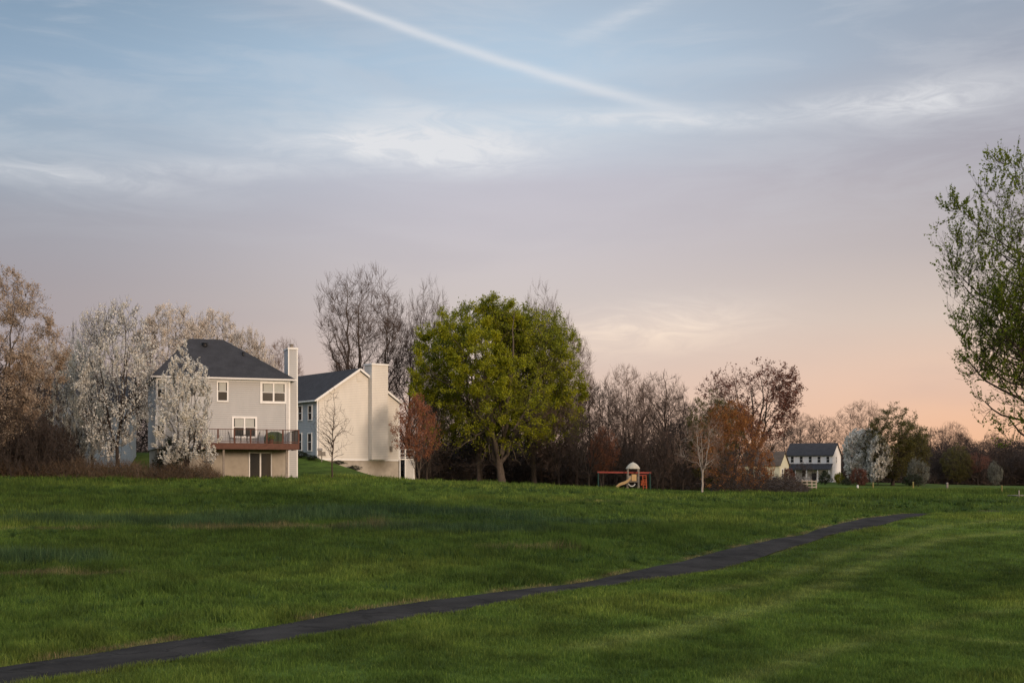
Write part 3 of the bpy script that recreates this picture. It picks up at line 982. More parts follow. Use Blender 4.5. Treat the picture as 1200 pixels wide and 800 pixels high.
proto('pear_wide', seed=72, H=10, rx=4.2, z0=0.8, prof='dome', trunk_r=0.16, stems=3, fork=0.12, n1=34, n2=170, n3=700, twigs=4, slope=1.3, up=.8, clus=3.5, leaf=40000, leaf_size=0.13, jitter=0.07, mats=('bark_dark', 'twig_dark', 'blossom_grey'))
proto('grey_blossom', seed=76, H=6, rx=3.0, z0=0.3, prof='dome', trunk_r=0.10, stems=4, fork=0.06, n1=26, n2=120, n3=450, twigs=4, slope=1.1, up=.6, gap=.6, leaf=9000, leaf_size=0.17, jitter=0.10, mats=('bark_dark', 'twig_dark', 'leaf_greywhite'))
proto('white_round', seed=77, H=10, rx=4.2, z0=0.8, prof='dome', trunk_r=0.16, stems=3, fork=0.12, n1=34, n2=170, n3=700, twigs=4, slope=1.3, up=.8, clus=1.5, leaf=60000, leaf_size=0.24, jitter=0.09, mats=('bark_dark', 'twig_dark', 'blossom'))
proto('pear_sparse', seed=73, H=13, rx=4.0, z0=2.0, gap=0.5, trunk_r=0.22, stems=3, fork=0.2, n1=34, n2=170, n3=750, twigs=4, slope=1.5, up=.8, clus=3.5, leaf=17000, leaf_size=0.14, jitter=0.06, mats=('bark_dark', 'twig_dark', 'blossom'), twig_r=0.010)
proto('pear_tan', seed=74, H=15, rx=5, z0=2.5, trunk_r=0.26, stems=3, fork=0.15, n1=36, n2=180, n3=800, twigs=5, slope=1.3, up=.7, clus=3, leaf=50000, leaf_size=0.14, jitter=0.10, mats=('bark_dark', 'twig_brown', 'blossom_tan'))
proto('tan', seed=75, H=17, rx=5, z0=1.5, trunk_r=0.3, stems=3, fork=0.12, n1=40, n2=220, n3=1000, twigs=5, slope=1.3, up=.6, clus=3, leaf=85000, leaf_size=0.12, jitter=0.13, mats=('bark_dark', 'twig_brown', 'leaf_tan'))
proto('pale', seed=81, H=6.6, rx=2.4, z0=1.8, trunk_r=0.11, stems=3, fork=0.3, n1=24, n2=100, n3=380, twigs=4, slope=0.9, up=.3, mats=('bark_pale', 'twig_tan', 'twig_tan'), twlen=(.3, .7))
SH = dict(trunk_r=0.03, fork=0.02, stems=7, spread=0.7, n1=24, n2=90, n3=260, slope=1.2, z0=0.05, twlen=(.2, .5))
proto('shrub', seed=91, H=2.4, rx=1.6, prof='dome', twigs=3, leaf=7000, leaf_size=0.10, jitter=0.09, mats=('bark_dark', 'twig_dark', 'leaf_evergreen'), **SH)
proto('shrub_bare', seed=92, H=4.0, rx=2.2, prof='ell', twigs=5, mats=('bark_dark', 'twig_dark', 'twig_dark'), twig_r=.010, **SH)
proto('shrub_red', seed=93, H=2.6, rx=1.8, twigs=3, leaf=6000, leaf_size=0.12, jitter=0.1, mats=('bark_dark', 'twig_dark', 'leaf_maroon'), **SH)
proto('shrub_yellow', seed=94, H=2.4, rx=1.6, prof='dome', twigs=3, leaf=6500, leaf_size=0.15, jitter=0.12, mats=('bark_dark', 'twig_dark', 'leaf_yellow'), **SH)
proto('near', seed=101, H=14.3, rx=3.6, z0=4.6, wb=0.07, lump=0.12, gap=0.55, trunk_r=0.22, stems=1, fork=0.27, n1=110, n2=460, n3=2300, twigs=5, slope=0.65, up=1.3, K3=5, clus=1.8, twang=(8, 34), leaf=72000, leaf_size=0.072, jitter=0.018,
      mats=('bark_brown', 'twig_dark', 'leaf_dark'), twlen=(0.35, 0.85), twig_r=0.0045, shell=0.35)

# left group
plant('tan', 'budding_tree', 'tall tan budding tree at the far left above the dark brush', 'tree', -8, 100, 312, 72)
plant('tan', 'budding_tree', 'tan tree cut by the left edge behind the tallest tan one', 'tree', -95, 112, 345, 70)
plant('bare_d', 'bare_tree', 'dark bare tree in the brush beside the tall tan tree', 'tree', 28, 106, 430, 50)
plant('pear_wide', 'blossom_tree', 'small greenish white blossom tree before the pale blue house', 'tree', 96, 107, 402, 37)
plant('pear_sparse', 'blossom_tree', 'broad dark-limbed tree thinly covered in blossom left of the columnar pear', 'tree', 138, 103, 352, 44)
plant('pear_sparse', 'blossom_tree', 'thin dark tree with sparse blossom left of the broad dark-limbed one', 'tree', 108, 110, 362, 32)
plant('pear', 'blossom_tree', 'white columnar pear in blossom in front of the house with the deck', 'tree', 219, 101, 403, 35)
plant('pear_tan', 'blossom_tree', 'cream blossom tree rising behind the left end of the dark hip roof', 'tree', 196, 140, 358, 48)
plant('pear_tan', 'blossom_tree', 'cream blossom tree rising behind the ridge of the dark hip roof', 'tree', 248, 143, 364, 44)
plant('pear_tan', 'blossom_tree', 'lower cream blossom tree behind the right slope of the dark hip roof', 'tree', 292, 141, 386, 30)
plant('bare_c', 'bare_tree', 'small tan bare tree showing behind the sided chimney of the hip-roofed house', 'tree', 330, 150, 398, 24)
plant('pear_tan', 'blossom_tree', 'pale blossom tree far back between the tan tree and the pale blue house', 'tree', 60, 138, 402, 40)
# the tall bare trees and the green ones
plant('vase', 'bare_tree', 'tallest bare tree with many upright limbs behind the cream house', 'tree', 430, 152, 318, 54)
plant('vase2', 'bare_tree', 'slim tall bare tree between the cream house and the green trees', 'tree', 503, 150, 331, 30)
plant('vase2', 'bare_tree', 'bare tree whose top shows above the bright green tree', 'tree', 634, 150, 334, 24)
plant('vase2', 'bare_tree', 'bare tree at the right shoulder of the bright green tree', 'tree', 668, 152, 372, 26)
plant('bare_a', 'bare_tree', 'reddish brown bare tree behind the chimney of the cream house', 'tree', 480, 150, 400, 34)
plant('rust2', 'maple_tree', 'small rust-red tree at the right corner of the cream house', 'tree', 489, 131, 462, 27)
plant('green_big', 'maple_tree', 'large bright yellow-green tree in the middle of the meadow edge', 'tree', 588, 142, 350, 101)
plant('green_dim', 'maple_tree', 'darker green tree on the left of the bright yellow-green one', 'tree', 562, 145, 356, 62)
plant('green_dim', 'maple_tree', 'dark green tree half hidden behind the bright yellow-green one', 'tree', 626, 146, 360, 54)
# behind and right of the playset
G_MID = 'bare trees of the wood behind the playset'
L_MID = 'bare brown tree of the wood behind the playset and the green trees'
rr_ = random.Random(5)
for px, Y, top, half, key in [(520, 152, 440, 36, 'bare_b'), (548, 160, 452, 34, 'bare_d'), (580, 154, 446, 38, 'bare_a'), (612, 162, 455, 36, 'bare_b'), (646, 150, 448, 36, 'bare_d'),
                              (676, 146, 452, 32, 'bare_a'), (700, 152, 446, 30, 'bare_b'), (722, 148, 464, 30, 'bare_d'), (752, 156, 452, 30, 'bare_a'), (786, 150, 458, 28, 'bare_b'),
                              (812, 158, 470, 30, 'bare_d'), (850, 162, 466, 32, 'bare_b'), (905, 320, 500, 18, 'bare_a'), (925, 325, 498, 18, 'bare_b'), (690, 136, 482, 26, 'bare_b'),
                              (735, 138, 490, 24, 'bare_d'), (800, 138, 492, 26, 'bare_b'), (770, 136, 500, 22, 'bare_d'), (500, 140, 470, 26, 'bare_b'), (655, 140, 470, 30, 'bare_d')]:
    plant(key, 'bare_tree', L_MID, 'tree', px, Y, top, half, G_MID)
plant('bare_c', 'bare_tree', 'pale tan bare tree standing above the wood behind the playset', 'tree', 737, 160, 428, 26)
plant('bare_a', 'bare_tree', 'forked dark bare tree right of the playset roof, tallest there', 'tree', 776, 142, 436, 33)
plant('rust2', 'maple_tree', 'small rust tree between the bright green tree and the playset', 'tree', 706, 137, 500, 18)
plant('pale', 'bare_tree', 'small pale-barked bare tree right of the playset on the meadow edge', 'tree', 823, 112, 490, 30)
plant('olive', 'budding_tree', 'olive green budding tree behind the rust-red maple', 'tree', 836, 136, 460, 34)
plant('rust', 'maple_tree', 'round rust-red maple in front of the tall maroon tree', 'tree', 858, 122, 470, 42)
plant('red_tall', 'maple_tree', 'tall open maroon-budded tree rising behind the rust-red maple', 'tree', 880, 150, 422, 58)
plant('shrub_bare', 'shrub', 'grey leafless shrub right of the small pale-barked tree', 'shrub', 866, 112, 520, 30)
# right distance
plant('white_round', 'blossom_tree', 'round white blossom tree right of the far white house', 'tree', 1012, 262, 503, 23)
plant('white_round', 'blossom_tree', 'white blossom tree touching the olive tree, right of the other white one', 'tree', 1029, 256, 511, 14)
plant('bare_c', 'bare_tree', 'pale brown bare tree towering behind the far white blossom trees', 'tree', 1006, 300, 470, 26)
plant('olive', 'budding_tree', 'big olive brown tree right of the far white blossom trees', 'tree', 1046, 258, 474, 35)
plant('olive', 'budding_tree', 'olive green tree at the right side of the big olive brown one', 'tree', 1070, 264, 496, 20)
plant('bare_a', 'bare_tree', 'bare tree between the white house and the white blossom trees', 'tree', 963, 320, 488, 24)
plant('bare_c', 'bare_tree', 'bare tree above the roof of the far white house', 'tree', 942, 330, 484, 22)
plant('grey_blossom', 'blossom_shrub', 'low grey-white blossom shrub at the foot of the olive trees', 'shrub', 1076, 250, 536, 12)
plant('red_tall', 'maple_tree', 'dull reddish tree in front of the dark far wood at right', 'tree', 1146, 322, 530, 14)
plant('grey_blossom', 'blossom_tree', 'small pale blossom tree at the foot of the dark far wood', 'tree', 1166, 316, 540, 8)
plant('olive', 'budding_tree', 'green-tinged tree in the far wood right of the olive trees', 'tree', 1122, 322, 520, 18)
G_FAR = 'bare trees of the far wood at right'
L_FAR = 'dark bare tree of the far wood beyond the right side of the meadow'
fx = random.Random(9)
for row, (Y, n, top0) in enumerate([(335, 15, 522), (352, 15, 512), (372, 15, 506)]):
    for i in range(n):
        px = 1078 + (i + 0.5 * (row % 2) + fx.uniform(-.25, .25)) * 19
        k = ('bare_b', 'bare_e', 'bare_b', 'bare_e', 'bare_d')[fx.randrange(5)]
        top = top0 + fx.uniform(-7, 9) + (px - 1140) * 0.055
        plant(k, 'bare_tree', L_FAR, 'tree', px, Y + fx.uniform(-5, 5), top, fx.uniform(15, 21), G_FAR)
plant('bare_c', 'bare_tree', 'tan bare crown standing above the far wood at right', 'tree', 1118, 360, 494, 17)
# near tree
plant('near', 'maple_tree', 'leafing tree at the right edge, nearest tree to the viewer', 'tree', 1250, 38, height=12.9, width=3.35, rz=1.0)

# shrubs
plant('shrub_yellow', 'shrub', 'yellow-green bush before the gable of the far white house', 'shrub', 983, 262, 553, 6)
plant('shrub', 'shrub', 'dark evergreen bush left of the yellow-green bush', 'shrub', 967, 262, 552, 9)
plant('shrub', 'shrub', 'low dark bush right of the yellow-green bush', 'shrub', 993, 256, 560, 8)
plant('shrub_red', 'shrub', 'dull red bush under the far white blossom tree', 'shrub', 1006, 250, 548, 11)
plant('shrub_bare', 'shrub', 'brown twiggy shrub in front of the far white house porch', 'shrub', 942, 240, 541, 13)
plant('shrub_red', 'shrub', 'dark maroon shrub between the two far houses', 'shrub', 924, 236, 548, 9)
plant('shrub_red', 'shrub', 'pinkish red shrub at the foot of the rust-red maple', 'shrub', 893, 150, 545, 9)
plant('shrub', 'shrub', 'dark bush at the foot of the olive trees', 'shrub', 1070, 248, 555, 13)
plant('shrub', 'shrub', 'dark bush against the window wall of the cream house', 'shrub', 352, 131, 528, 12)
plant('shrub', 'shrub', 'small dark bush at the near corner of the cream house', 'shrub', 366, 129, 533, 8)
plant('shrub', 'shrub', 'dark low bush by the chimney end of the cream house, left one', 'shrub', 397, 131, 539, 9)
plant('shrub', 'shrub', 'dark low bush under the cream wall right of the sapling', 'shrub', 414, 134, 545, 9)
plant('shrub', 'shrub', 'dark bush at the foot of the white columnar pear', 'shrub', 200, 104, 512, 20)
plant('sapling', 'bare_sapling', 'thin bare sapling on the lawn in front of the cream gable', 'tree', 389, 112, 447, 23)
G_BR = 'brush clumps at the far left'
for px, Y, top, half in [(-20, 97, 455, 26), (14, 98, 462, 24), (45, 99, 478, 22), (-60, 98, 450, 30), (68, 101, 505, 18), (30, 104, 440, 26), (5, 107, 428, 28)]:
    plant('shrub_bare', 'brush_clump', 'brown leafless brush clump under the tan trees at far left', 'shrub', px, Y, top, half, G_BR)


# scrub and undergrowth: uncountable stems and twigs
def thicket(name, label, px0, px1, Y0, Y1, n, hgt, wid, length, mat, seed, upright=0.8, rough=4.0):
    rng = np.random.RandomState(seed)
    y = Y0 + (Y1 - Y0) * rng.rand(n); px = px0 + (px1 - px0) * rng.rand(n)
    x = (px - 600) / FOC * y
    e = np.minimum(sstep(px, px0, px0 + 18), sstep(px, px1, px1 - 18))
    top = hgt * (0.25 + 1.0 * fbm(x, y, rough, 51 + seed) ** 1.5 * 1.6) * (0.3 + 0.7 * e)
    k = rng.rand(n) < 0.25 + 1.1 * fbm(x, y, rough * 0.5, 57)
    x, y, top = x[k], y[k], top[k]; n = len(x)
    zc = top * rng.rand(n) ** 1.25
    d = norm(rng.randn(n, 3) * np.array([1, 1, 0.7]) + np.array([0, 0, upright]) * (0.4 + rng.rand(n))[:, None])
    L = length * (0.4 + 1.0 * rng.rand(n))
    wv = norm(np.cross(d, rng.randn(n, 3))) * (wid * (0.5 + rng.rand(n)))[:, None]
    p = np.stack([x, y, hz(x, y) + zc - 0.05], 1)
    v = np.stack([p - wv, p + wv, p + d * L[:, None]], 1).reshape(-1, 3)
    o = link(name, np_mesh(name, v, [(np.arange(n * 3).reshape(n, 3), 0)], [M[mat]]))
    tag(o, label, None, None, 'stuff')


thicket('dry_scrub', 'dry brown scrub along the meadow edge below the blossom trees', -140, 258, 98.5, 105, 30000, 1.15, 0.012, 0.7, 'dry', 1, 1.2, 2.5)
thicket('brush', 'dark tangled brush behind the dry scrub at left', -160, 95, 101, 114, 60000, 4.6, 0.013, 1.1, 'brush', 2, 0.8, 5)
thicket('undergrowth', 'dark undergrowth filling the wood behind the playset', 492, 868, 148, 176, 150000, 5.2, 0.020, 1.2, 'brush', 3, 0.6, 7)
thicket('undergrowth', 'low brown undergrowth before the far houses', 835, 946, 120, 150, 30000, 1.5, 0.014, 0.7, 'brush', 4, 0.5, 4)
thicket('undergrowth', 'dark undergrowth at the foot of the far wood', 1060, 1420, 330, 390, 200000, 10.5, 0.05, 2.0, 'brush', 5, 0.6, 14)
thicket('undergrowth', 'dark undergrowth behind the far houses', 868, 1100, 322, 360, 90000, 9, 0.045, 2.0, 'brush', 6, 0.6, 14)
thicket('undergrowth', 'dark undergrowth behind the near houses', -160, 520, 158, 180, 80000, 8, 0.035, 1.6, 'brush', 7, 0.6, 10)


# ------------------------------------------------------------------ houses
class Frame:
    """local frame of a wall: x to the right along it, y away from the viewer, z up"""
    def __init__(s, px, Y, z, a):
        s.o = ((px - 600) / FOC * Y, Y, z); s.a = R(a); s.c = math.cos(s.a); s.s = math.sin(s.a)

    def lx(s, px, ly=0.0):
        u = (px - 600) / FOC
        ox = s.o[0] - ly * s.s; oy = s.o[1] + ly * s.c
        return (u * oy - ox) / (s.c - u * s.s)

    def lz(s, px, py, ly=0.0):
        Y = s.o[1] + ly * s.c + s.lx(px, ly) * s.s
        return EYE + (HORI - py) / FOC * Y - s.o[2]

    def rect(s, px0, px1, py0, py1, ly=0.0):
        pm = (px0 + px1) / 2
        return s.lx(px0, ly), s.lx(px1, ly), s.lz(pm, py1, ly), s.lz(pm, py0, ly)


def window(parent, x0, x1, z0, z1, y=0.0, lights=1, trim=0.12, axis='x', blind=True, shutter=None, sign=-1):
    """a sash window in a wall; axis 'x' for a front wall, 'y' for a side wall (then x is the depth)"""
    def mapbox(mb, a0, a1, d0, d1, c0, c1, mi=0):
        lo, hi_ = y + sign * d0, y + sign * d1
        lo, hi_ = min(lo, hi_), max(lo, hi_)
        if axis == 'x': mb.box(a0, a1, lo, hi_, c0, c1, mi)
        else: mb.box(lo, hi_, a0, a1, c0, c1, mi)
    f = MB()
    mapbox(f, x0 - trim, x0, 0, 0.06, z0 - trim, z1 + trim); mapbox(f, x1, x1 + trim, 0, 0.06, z0 - trim, z1 + trim)
    mapbox(f, x0, x1, 0, 0.06, z1, z1 + trim); mapbox(f, x0, x1, 0, 0.075, z0 - trim, z0)
    wl = (x1 - x0) / lights
    zm = (z0 + z1) / 2
    for k in range(lights):
        a0 = x0 + k * wl; a1 = a0 + wl
        if k: mapbox(f, a0 - 0.07, a0 + 0.07, 0, 0.056, z0, z1)
        mapbox(f, a0 + (0.07 if k else 0), a1 - (0.07 if k < lights - 1 else 0), 0, 0.045, zm - 0.03, zm + 0.03)
    o = f.build('window', M['trim'], parent)
    g = MB(); mapbox(g, x0, x1, 0, 0.014, z0, z1); g.build('glass', M['glass'], o)
    if blind:
        b = MB()
        for k in range(lights):
            a0 = x0 + k * wl; a1 = a0 + wl
            mapbox(b, a0 + 0.09, a1 - 0.09, 0.014, 0.022, zm + 0.05, z1 - 0.03)
        b.build('blind', M['blind'], o)
    if shutter:
        for a0, a1 in ((x0 - trim - shutter, x0 - trim - 0.02), (x1 + trim + 0.02, x1 + trim + shutter)):
            s_ = MB(); mapbox(s_, a0, a1, 0, 0.04, z0 - 0.05, z1 + 0.05); s_.build('shutter', M['shutter'], o)
    return o


def gable_roof(W, D, ze, zr, over, axis='y', t=0.18):
    """solid gable roof: ridge along axis; W along x, D along y"""
    mb = MB()
    if axis == 'y':
        xm = W / 2; k = (zr - ze) / xm
        prof = [(-over, ze - over * k), (xm, zr), (W + over, ze - over * k)]
        y0, y1 = -over, D + over
        vs = []
        for y_ in (y0, y1):
            vs += [(x_, y_, z_ + t) for x_, z_ in prof] + [(x_, y_, z_) for x_, z_ in prof]
    else:
        ym = D / 2; k = (zr - ze) / ym
        prof = [(-over, ze - over * k), (ym, zr), (D + over, ze - over * k)]
        vs = []
        for x_ in (W + over, -over):
            vs += [(x_, y_, z_ + t) for y_, z_ in prof] + [(x_, y_, z_) for y_, z_ in prof]
    fs = [(0, 1, 7, 6), (1, 2, 8, 7), (9, 10, 4, 3), (10, 11, 5, 4), (0, 3, 4, 1), (1, 4, 5, 2), (7, 10, 9, 6), (8, 11, 10, 7), (0, 6, 9, 3), (2, 5, 11, 8)]
    return mb.add(vs, fs)


def pent(W, D, z0, ze, zr, axis='y'):
    """walls of a gabled body"""
    mb = MB()
    if axis == 'y':
        a = [(0, 0, z0), (W, 0, z0), (W, 0, ze), (W / 2, 0, zr), (0, 0, ze)]
        vs = a + [(x, D, z) for x, y, z in a]
    else:
        a = [(W, 0, z0), (W, D, z0), (W, D, ze), (W, D / 2, zr), (W, 0, ze)]
        vs = a + [(0, y, z) for x, y, z in a]
    return mb.add(vs, [(0, 1, 2, 3, 4), (9, 8, 7, 6, 5), (0, 5, 6, 1), (1, 6, 7, 2), (4, 9, 5, 0), (2, 7, 8, 3), (3, 8, 9, 4)])


# ---- the house with the deck
F1 = Frame(183, 107, 3.7, 20)
h1 = thing('house', 'pale grey house with charcoal hip roof, sided chimney and red-brown deck', 'house', F1.o, F1.a)
W1, D1, EZ1 = 11.2, 9.0, F1.lz(260, 442)
BZ = F1.lz(300, 526)
w1 = MB().box(0, W1, 0, D1, BZ, EZ1).build('wall', M['white_siding'], h1)
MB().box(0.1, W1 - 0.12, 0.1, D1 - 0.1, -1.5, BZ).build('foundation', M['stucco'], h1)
cb = MB()
cb.box(W1 - 0.14, W1 + 0.02, -0.02, 0.14, BZ, EZ1); cb.box(-0.02, 0.14, -0.02, 0.14, BZ, EZ1)
cb.box(0.14, W1 - 0.14, -0.02, 0.0, EZ1 - 0.28, EZ1)
cb.build('trim', M['trim'], w1)
ov = 0.38
RZ1 = zpy(397, 112.6) - F1.o[2]
rf = MB()
rx0, rx1 = F1.lx(222, 4.5), F1.lx(262, 4.5)
e0 = EZ1
vs = [(-ov, -ov, e0), (W1 + ov, -ov, e0), (W1 + ov, D1 + ov, e0), (-ov, D1 + ov, e0), (rx0, 4.5, RZ1), (rx1, 4.5, RZ1)]
vs += [(x, y, z + 0.0) for x, y, z in [(-ov, -ov, e0 - 0.02), (W1 + ov, -ov, e0 - 0.02), (W1 + ov, D1 + ov, e0 - 0.02), (-ov, D1 + ov, e0 - 0.02)]]
rf.add(vs, [(0, 1, 5, 4), (1, 2, 5), (2, 3, 4, 5), (3, 0, 4), (9, 8, 7, 6), (0, 6, 7, 1), (1, 7, 8, 2), (2, 8, 9, 3), (3, 9, 6, 0)])
roof1 = rf.build('roof', M['roof'], h1)
gt = MB()
gt.box(-ov - 0.1, W1 + ov + 0.1, -ov - 0.12, -ov + 0.02, e0 - 0.17, e0 - 0.03)
gt.box(W1 + ov - 0.02, W1 + ov + 0.12, -ov + 0.02, D1 + ov, e0 - 0.17, e0 - 0.03)
gt.box(-ov - 0.12, -ov + 0.02, -ov + 0.02, D1 + ov, e0 - 0.17, e0 - 0.03)
gt.box(-ov + 0.03, W1 + ov - 0.03, -ov + 0.03, 0.0, e0 - 0.10, e0 - 0.04)
gt.build('gutter', M['gutter'], roof1)
dp = MB(); dp.box(W1 - 0.34, W1 - 0.24, -0.10, -0.02, BZ + 0.1, e0 - 0.1); dp.build('downpipe', M['gutter'], h1)
for px, py in ((240, 405), (285, 416)):
    k = (HORI - py)
    best = min(((abs(F1.lz(px, py, ly) - (e0 + (RZ1 - e0) * (ly + ov) / (4.5 + ov))), ly) for ly in [i * 0.05 for i in range(90)]))[1]
    x, z = F1.lx(px, best), F1.lz(px, py, best)
    v_ = MB(); v_.bar((x, best, z - 0.15), (x, best, z + 0.22), 0.22 if px < 260 else 0.1, 10); v_.bar((x, best, z + 0.22), (x, best, z + 0.30), 0.32 if px < 260 else 0.14, 10, 0.1)
    v_.build('roof_vent', M['black'], roof1, True)
# chimney
ch = MB(); CZ = zpy(409, 111.7) - F1.o[2]
ch.box(W1 + 0.003, W1 + 0.82, 0.9, 2.9, -1.2, CZ)
c1 = ch.build('chimney', M['white_siding'], h1)
cc_ = MB()
for x in (W1 - 0.01, W1 + 0.74):
    cc_.box(x, x + 0.10, 0.88, 0.90, -1.2, CZ)
cc_.box(W1 - 0.05, W1 + 0.88, 0.84, 2.96, CZ, CZ + 0.14)
cc_.build('chimney_trim', M['trim'], c1)
fl = MB(); fl.bar((W1 + 0.42, 1.7, CZ + 0.14), (W1 + 0.42, 1.7, CZ + 0.42), 0.16, 10); fl.bar((W1 + 0.42, 1.7, CZ + 0.45), (W1 + 0.42, 1.7, CZ + 0.55), 0.26, 10, 0.12)
fl.build('flue_cap', M['greywood'], c1, True)
# windows
window(h1, *F1.rect(307.5, 333.5, 449.5, 470), lights=2, trim=0.2)
window(h1, *F1.rect(255.5, 266, 448, 469), trim=0.12)
window(h1, *F1.rect(185, 193, 445, 465), trim=0.12)
window(h1, *F1.rect(183.5, 192, 488, 508), trim=0.12)
window(h1, *F1.rect(274, 299, 490, 511), lights=2, trim=0.16)
# basement slider under the deck
sx0, sx1, _z0, _z1 = F1.rect(293, 317.5, 531, 557.5)
sd_ = MB()
sd_.box(sx0 - 0.1, sx0, 0.02, 0.1, -0.2, BZ - 0.25); sd_.box(sx1, sx1 + 0.1, 0.02, 0.1, -0.2, BZ - 0.25); sd_.box(sx0, sx1, 0.02, 0.1, BZ - 0.35, BZ - 0.25)
sd_.box((sx0 + sx1) / 2 - 0.06, (sx0 + sx1) / 2 + 0.06, 0.03, 0.1, -0.2, BZ - 0.35)
so = sd_.build('door', M['trim'], h1)
MB().box(sx0, sx1, 0.06, 0.1, -0.2, BZ - 0.35).build('glass', M['glass'], so)
# deck
DK = -3.5
dx0, dx1 = F1.lx(236, DK), F1.lx(350, DK)
dz1 = F1.lz(300, 519, DK); dz0 = F1.lz(300, 526, DK)
dkm = MB()
dkm.box(dx0, dx1, DK, -0.003, dz1 - 0.06, dz1)
dkm.box(dx0, dx1, DK - 0.05, DK, dz0 - 0.02, dz1 - 0.005); dkm.box(dx1, dx1 + 0.05, DK - 0.05, -0.003, dz0 - 0.02, dz1 - 0.005); dkm.box(dx0 - 0.05, dx0, DK - 0.05, -0.003, dz0 - 0.02, dz1 - 0.005)
for k in range(12):
    x = dx0 + 0.3 + k * (dx1 - dx0 - 0.6) / 11
    dkm.box(x - 0.03, x + 0.03, DK + 0.003, -0.006, dz0, dz1 - 0.062)
deck = dkm.build('deck', M['redwood'], h1)
RZT = dz1 + 1.08
nb = 6
for k in range(nb + 1):
    x = dx0 + (dx1 - dx0) * k / nb
    MB().box(x - 0.06, x + 0.06, DK - 0.052, DK + 0.07, dz1 - 0.1 if 0 < k < nb else dz1, RZT + 0.02).build('rail_post', M['redwood'], deck)
MB().box(dx1 - 0.06, dx1 + 0.06, -1.8, -1.68, dz1, RZT + 0.02).build('rail_post', M['redwood'], deck)
tr_ = MB(); tr_.box(dx0 - 0.06, dx1 + 0.08, DK - 0.08, DK + 0.09, RZT + 0.023, RZT + 0.07); tr_.box(dx1 - 0.08, dx1 + 0.08, DK + 0.09, -0.05, RZT + 0.023, RZT + 0.07)
tr_.box(dx0, dx1, DK - 0.02, DK + 0.03, dz1 + 0.10, dz1 + 0.15); tr_.build('handrail', M['redwood'], deck)
bl = MB()
k = 0; x = dx0 + 0.13
while x < dx1 - 0.1:
    bl.box(x - 0.011, x + 0.011, DK - 0.012, DK + 0.012, dz1 + 0.152, RZT + 0.022); x += 0.13
y = DK + 0.2
while y < -0.15:
    bl.box(dx1 - 0.02, dx1 + 0.02, y - 0.02, y + 0.02, dz1 + 0.002, RZT + 0.022); y += 0.16
bl.build('baluster', M['black'], deck)
for px in (262, 244, 336):
    x = F1.lx(px, DK + 0.5)
    MB().box(x - 0.08, x + 0.08, DK + 0.42, DK + 0.58, -1.2, dz0 + 0.001).build('deck_post', M['greywood'], deck)


def local_thing(F, name, label, cat, lx, ly, lz, rz=0.0, group=None):
    return thing(name, label, cat, (F.o[0] + lx * F.c - ly * F.s, F.o[1] + lx * F.s + ly * F.c, F.o[2] + lz), F.a + rz, group)


# deck furniture
gx = F1.lx(321, -2.2)
g = local_thing(F1, 'barbecue', 'dark covered barbecue with green cover at right on the deck', 'barbecue', gx, -2.2, dz1)
b = MB()
prof = [(-0.75, 0.0), (-0.78, 0.55), (-0.62, 0.86), (-0.3, 1.0), (0.3, 1.0), (0.62, 0.86), (0.78, 0.55), (0.75, 0.0)]
vs = [(x, -0.33, z) for x, z in prof] + [(x, 0.33, z) for x, z in prof]
n_ = len(prof)
b.add(vs, [tuple(range(n_)), tuple(range(n_, 2 * n_))[::-1]] + [(i + 1, i, n_ + i, n_ + i + 1) for i in range(n_ - 1)] + [(0, n_ - 1, 2 * n_ - 1, n_)])
b.build('cover', M['greenplastic'], g)
for x in (-0.6, 0.6):
    for y_ in (-0.36, 0.36): MB().bar((x, y_ - 0.02, 0.08), (x, y_ + 0.02, 0.08), 0.08, 10).build('wheel', M['black'], g)
tx = F1.lx(286, -2.0)
t = local_thing(F1, 'patio_table', 'dark round patio table on the deck before the twin window', 'table', tx, -2.0, dz1)
MB().bar((0, 0, 0.70), (0, 0, 0.74), 0.55, 20).build('tabletop', M['black'], t)
for k in range(4):
    a = math.pi / 4 + k * math.pi / 2
    MB().bar((0.42 * math.cos(a), 0.42 * math.sin(a), 0.0), (0.32 * math.cos(a), 0.32 * math.sin(a), 0.70), 0.022, 6).build('leg', M['black'], t)


def patio_chair(lx, ly, rz, label):
    c = local_thing(F1, 'patio_chair', label, 'chair', lx, ly, dz1, rz, 'chairs round the patio table')
    MB().box(-0.24, 0.24, -0.24, 0.24, 0.42, 0.46).build('seat', M['black'], c)
    bk = MB(); bk.beam((-0.22, 0.25, 0.46), (-0.22, 0.34, 0.98), 0.035, 0.035); bk.beam((0.22, 0.25, 0.46), (0.22, 0.34, 0.98), 0.035, 0.035)
    for q in range(5):
        z = 0.56 + q * 0.09
        bk.box(-0.2, 0.2, 0.25 + (z - .46) * .17, 0.275 + (z - .46) * .17, z, z + 0.05)
    bk.build('backrest', M['black'], c)
    for x in (-0.21, 0.21):
        for y_ in (-0.21, 0.21):
            MB().box(x - 0.018, x + 0.018, y_ - 0.018, y_ + 0.018, 0, 0.42).build('leg', M['black'], c)


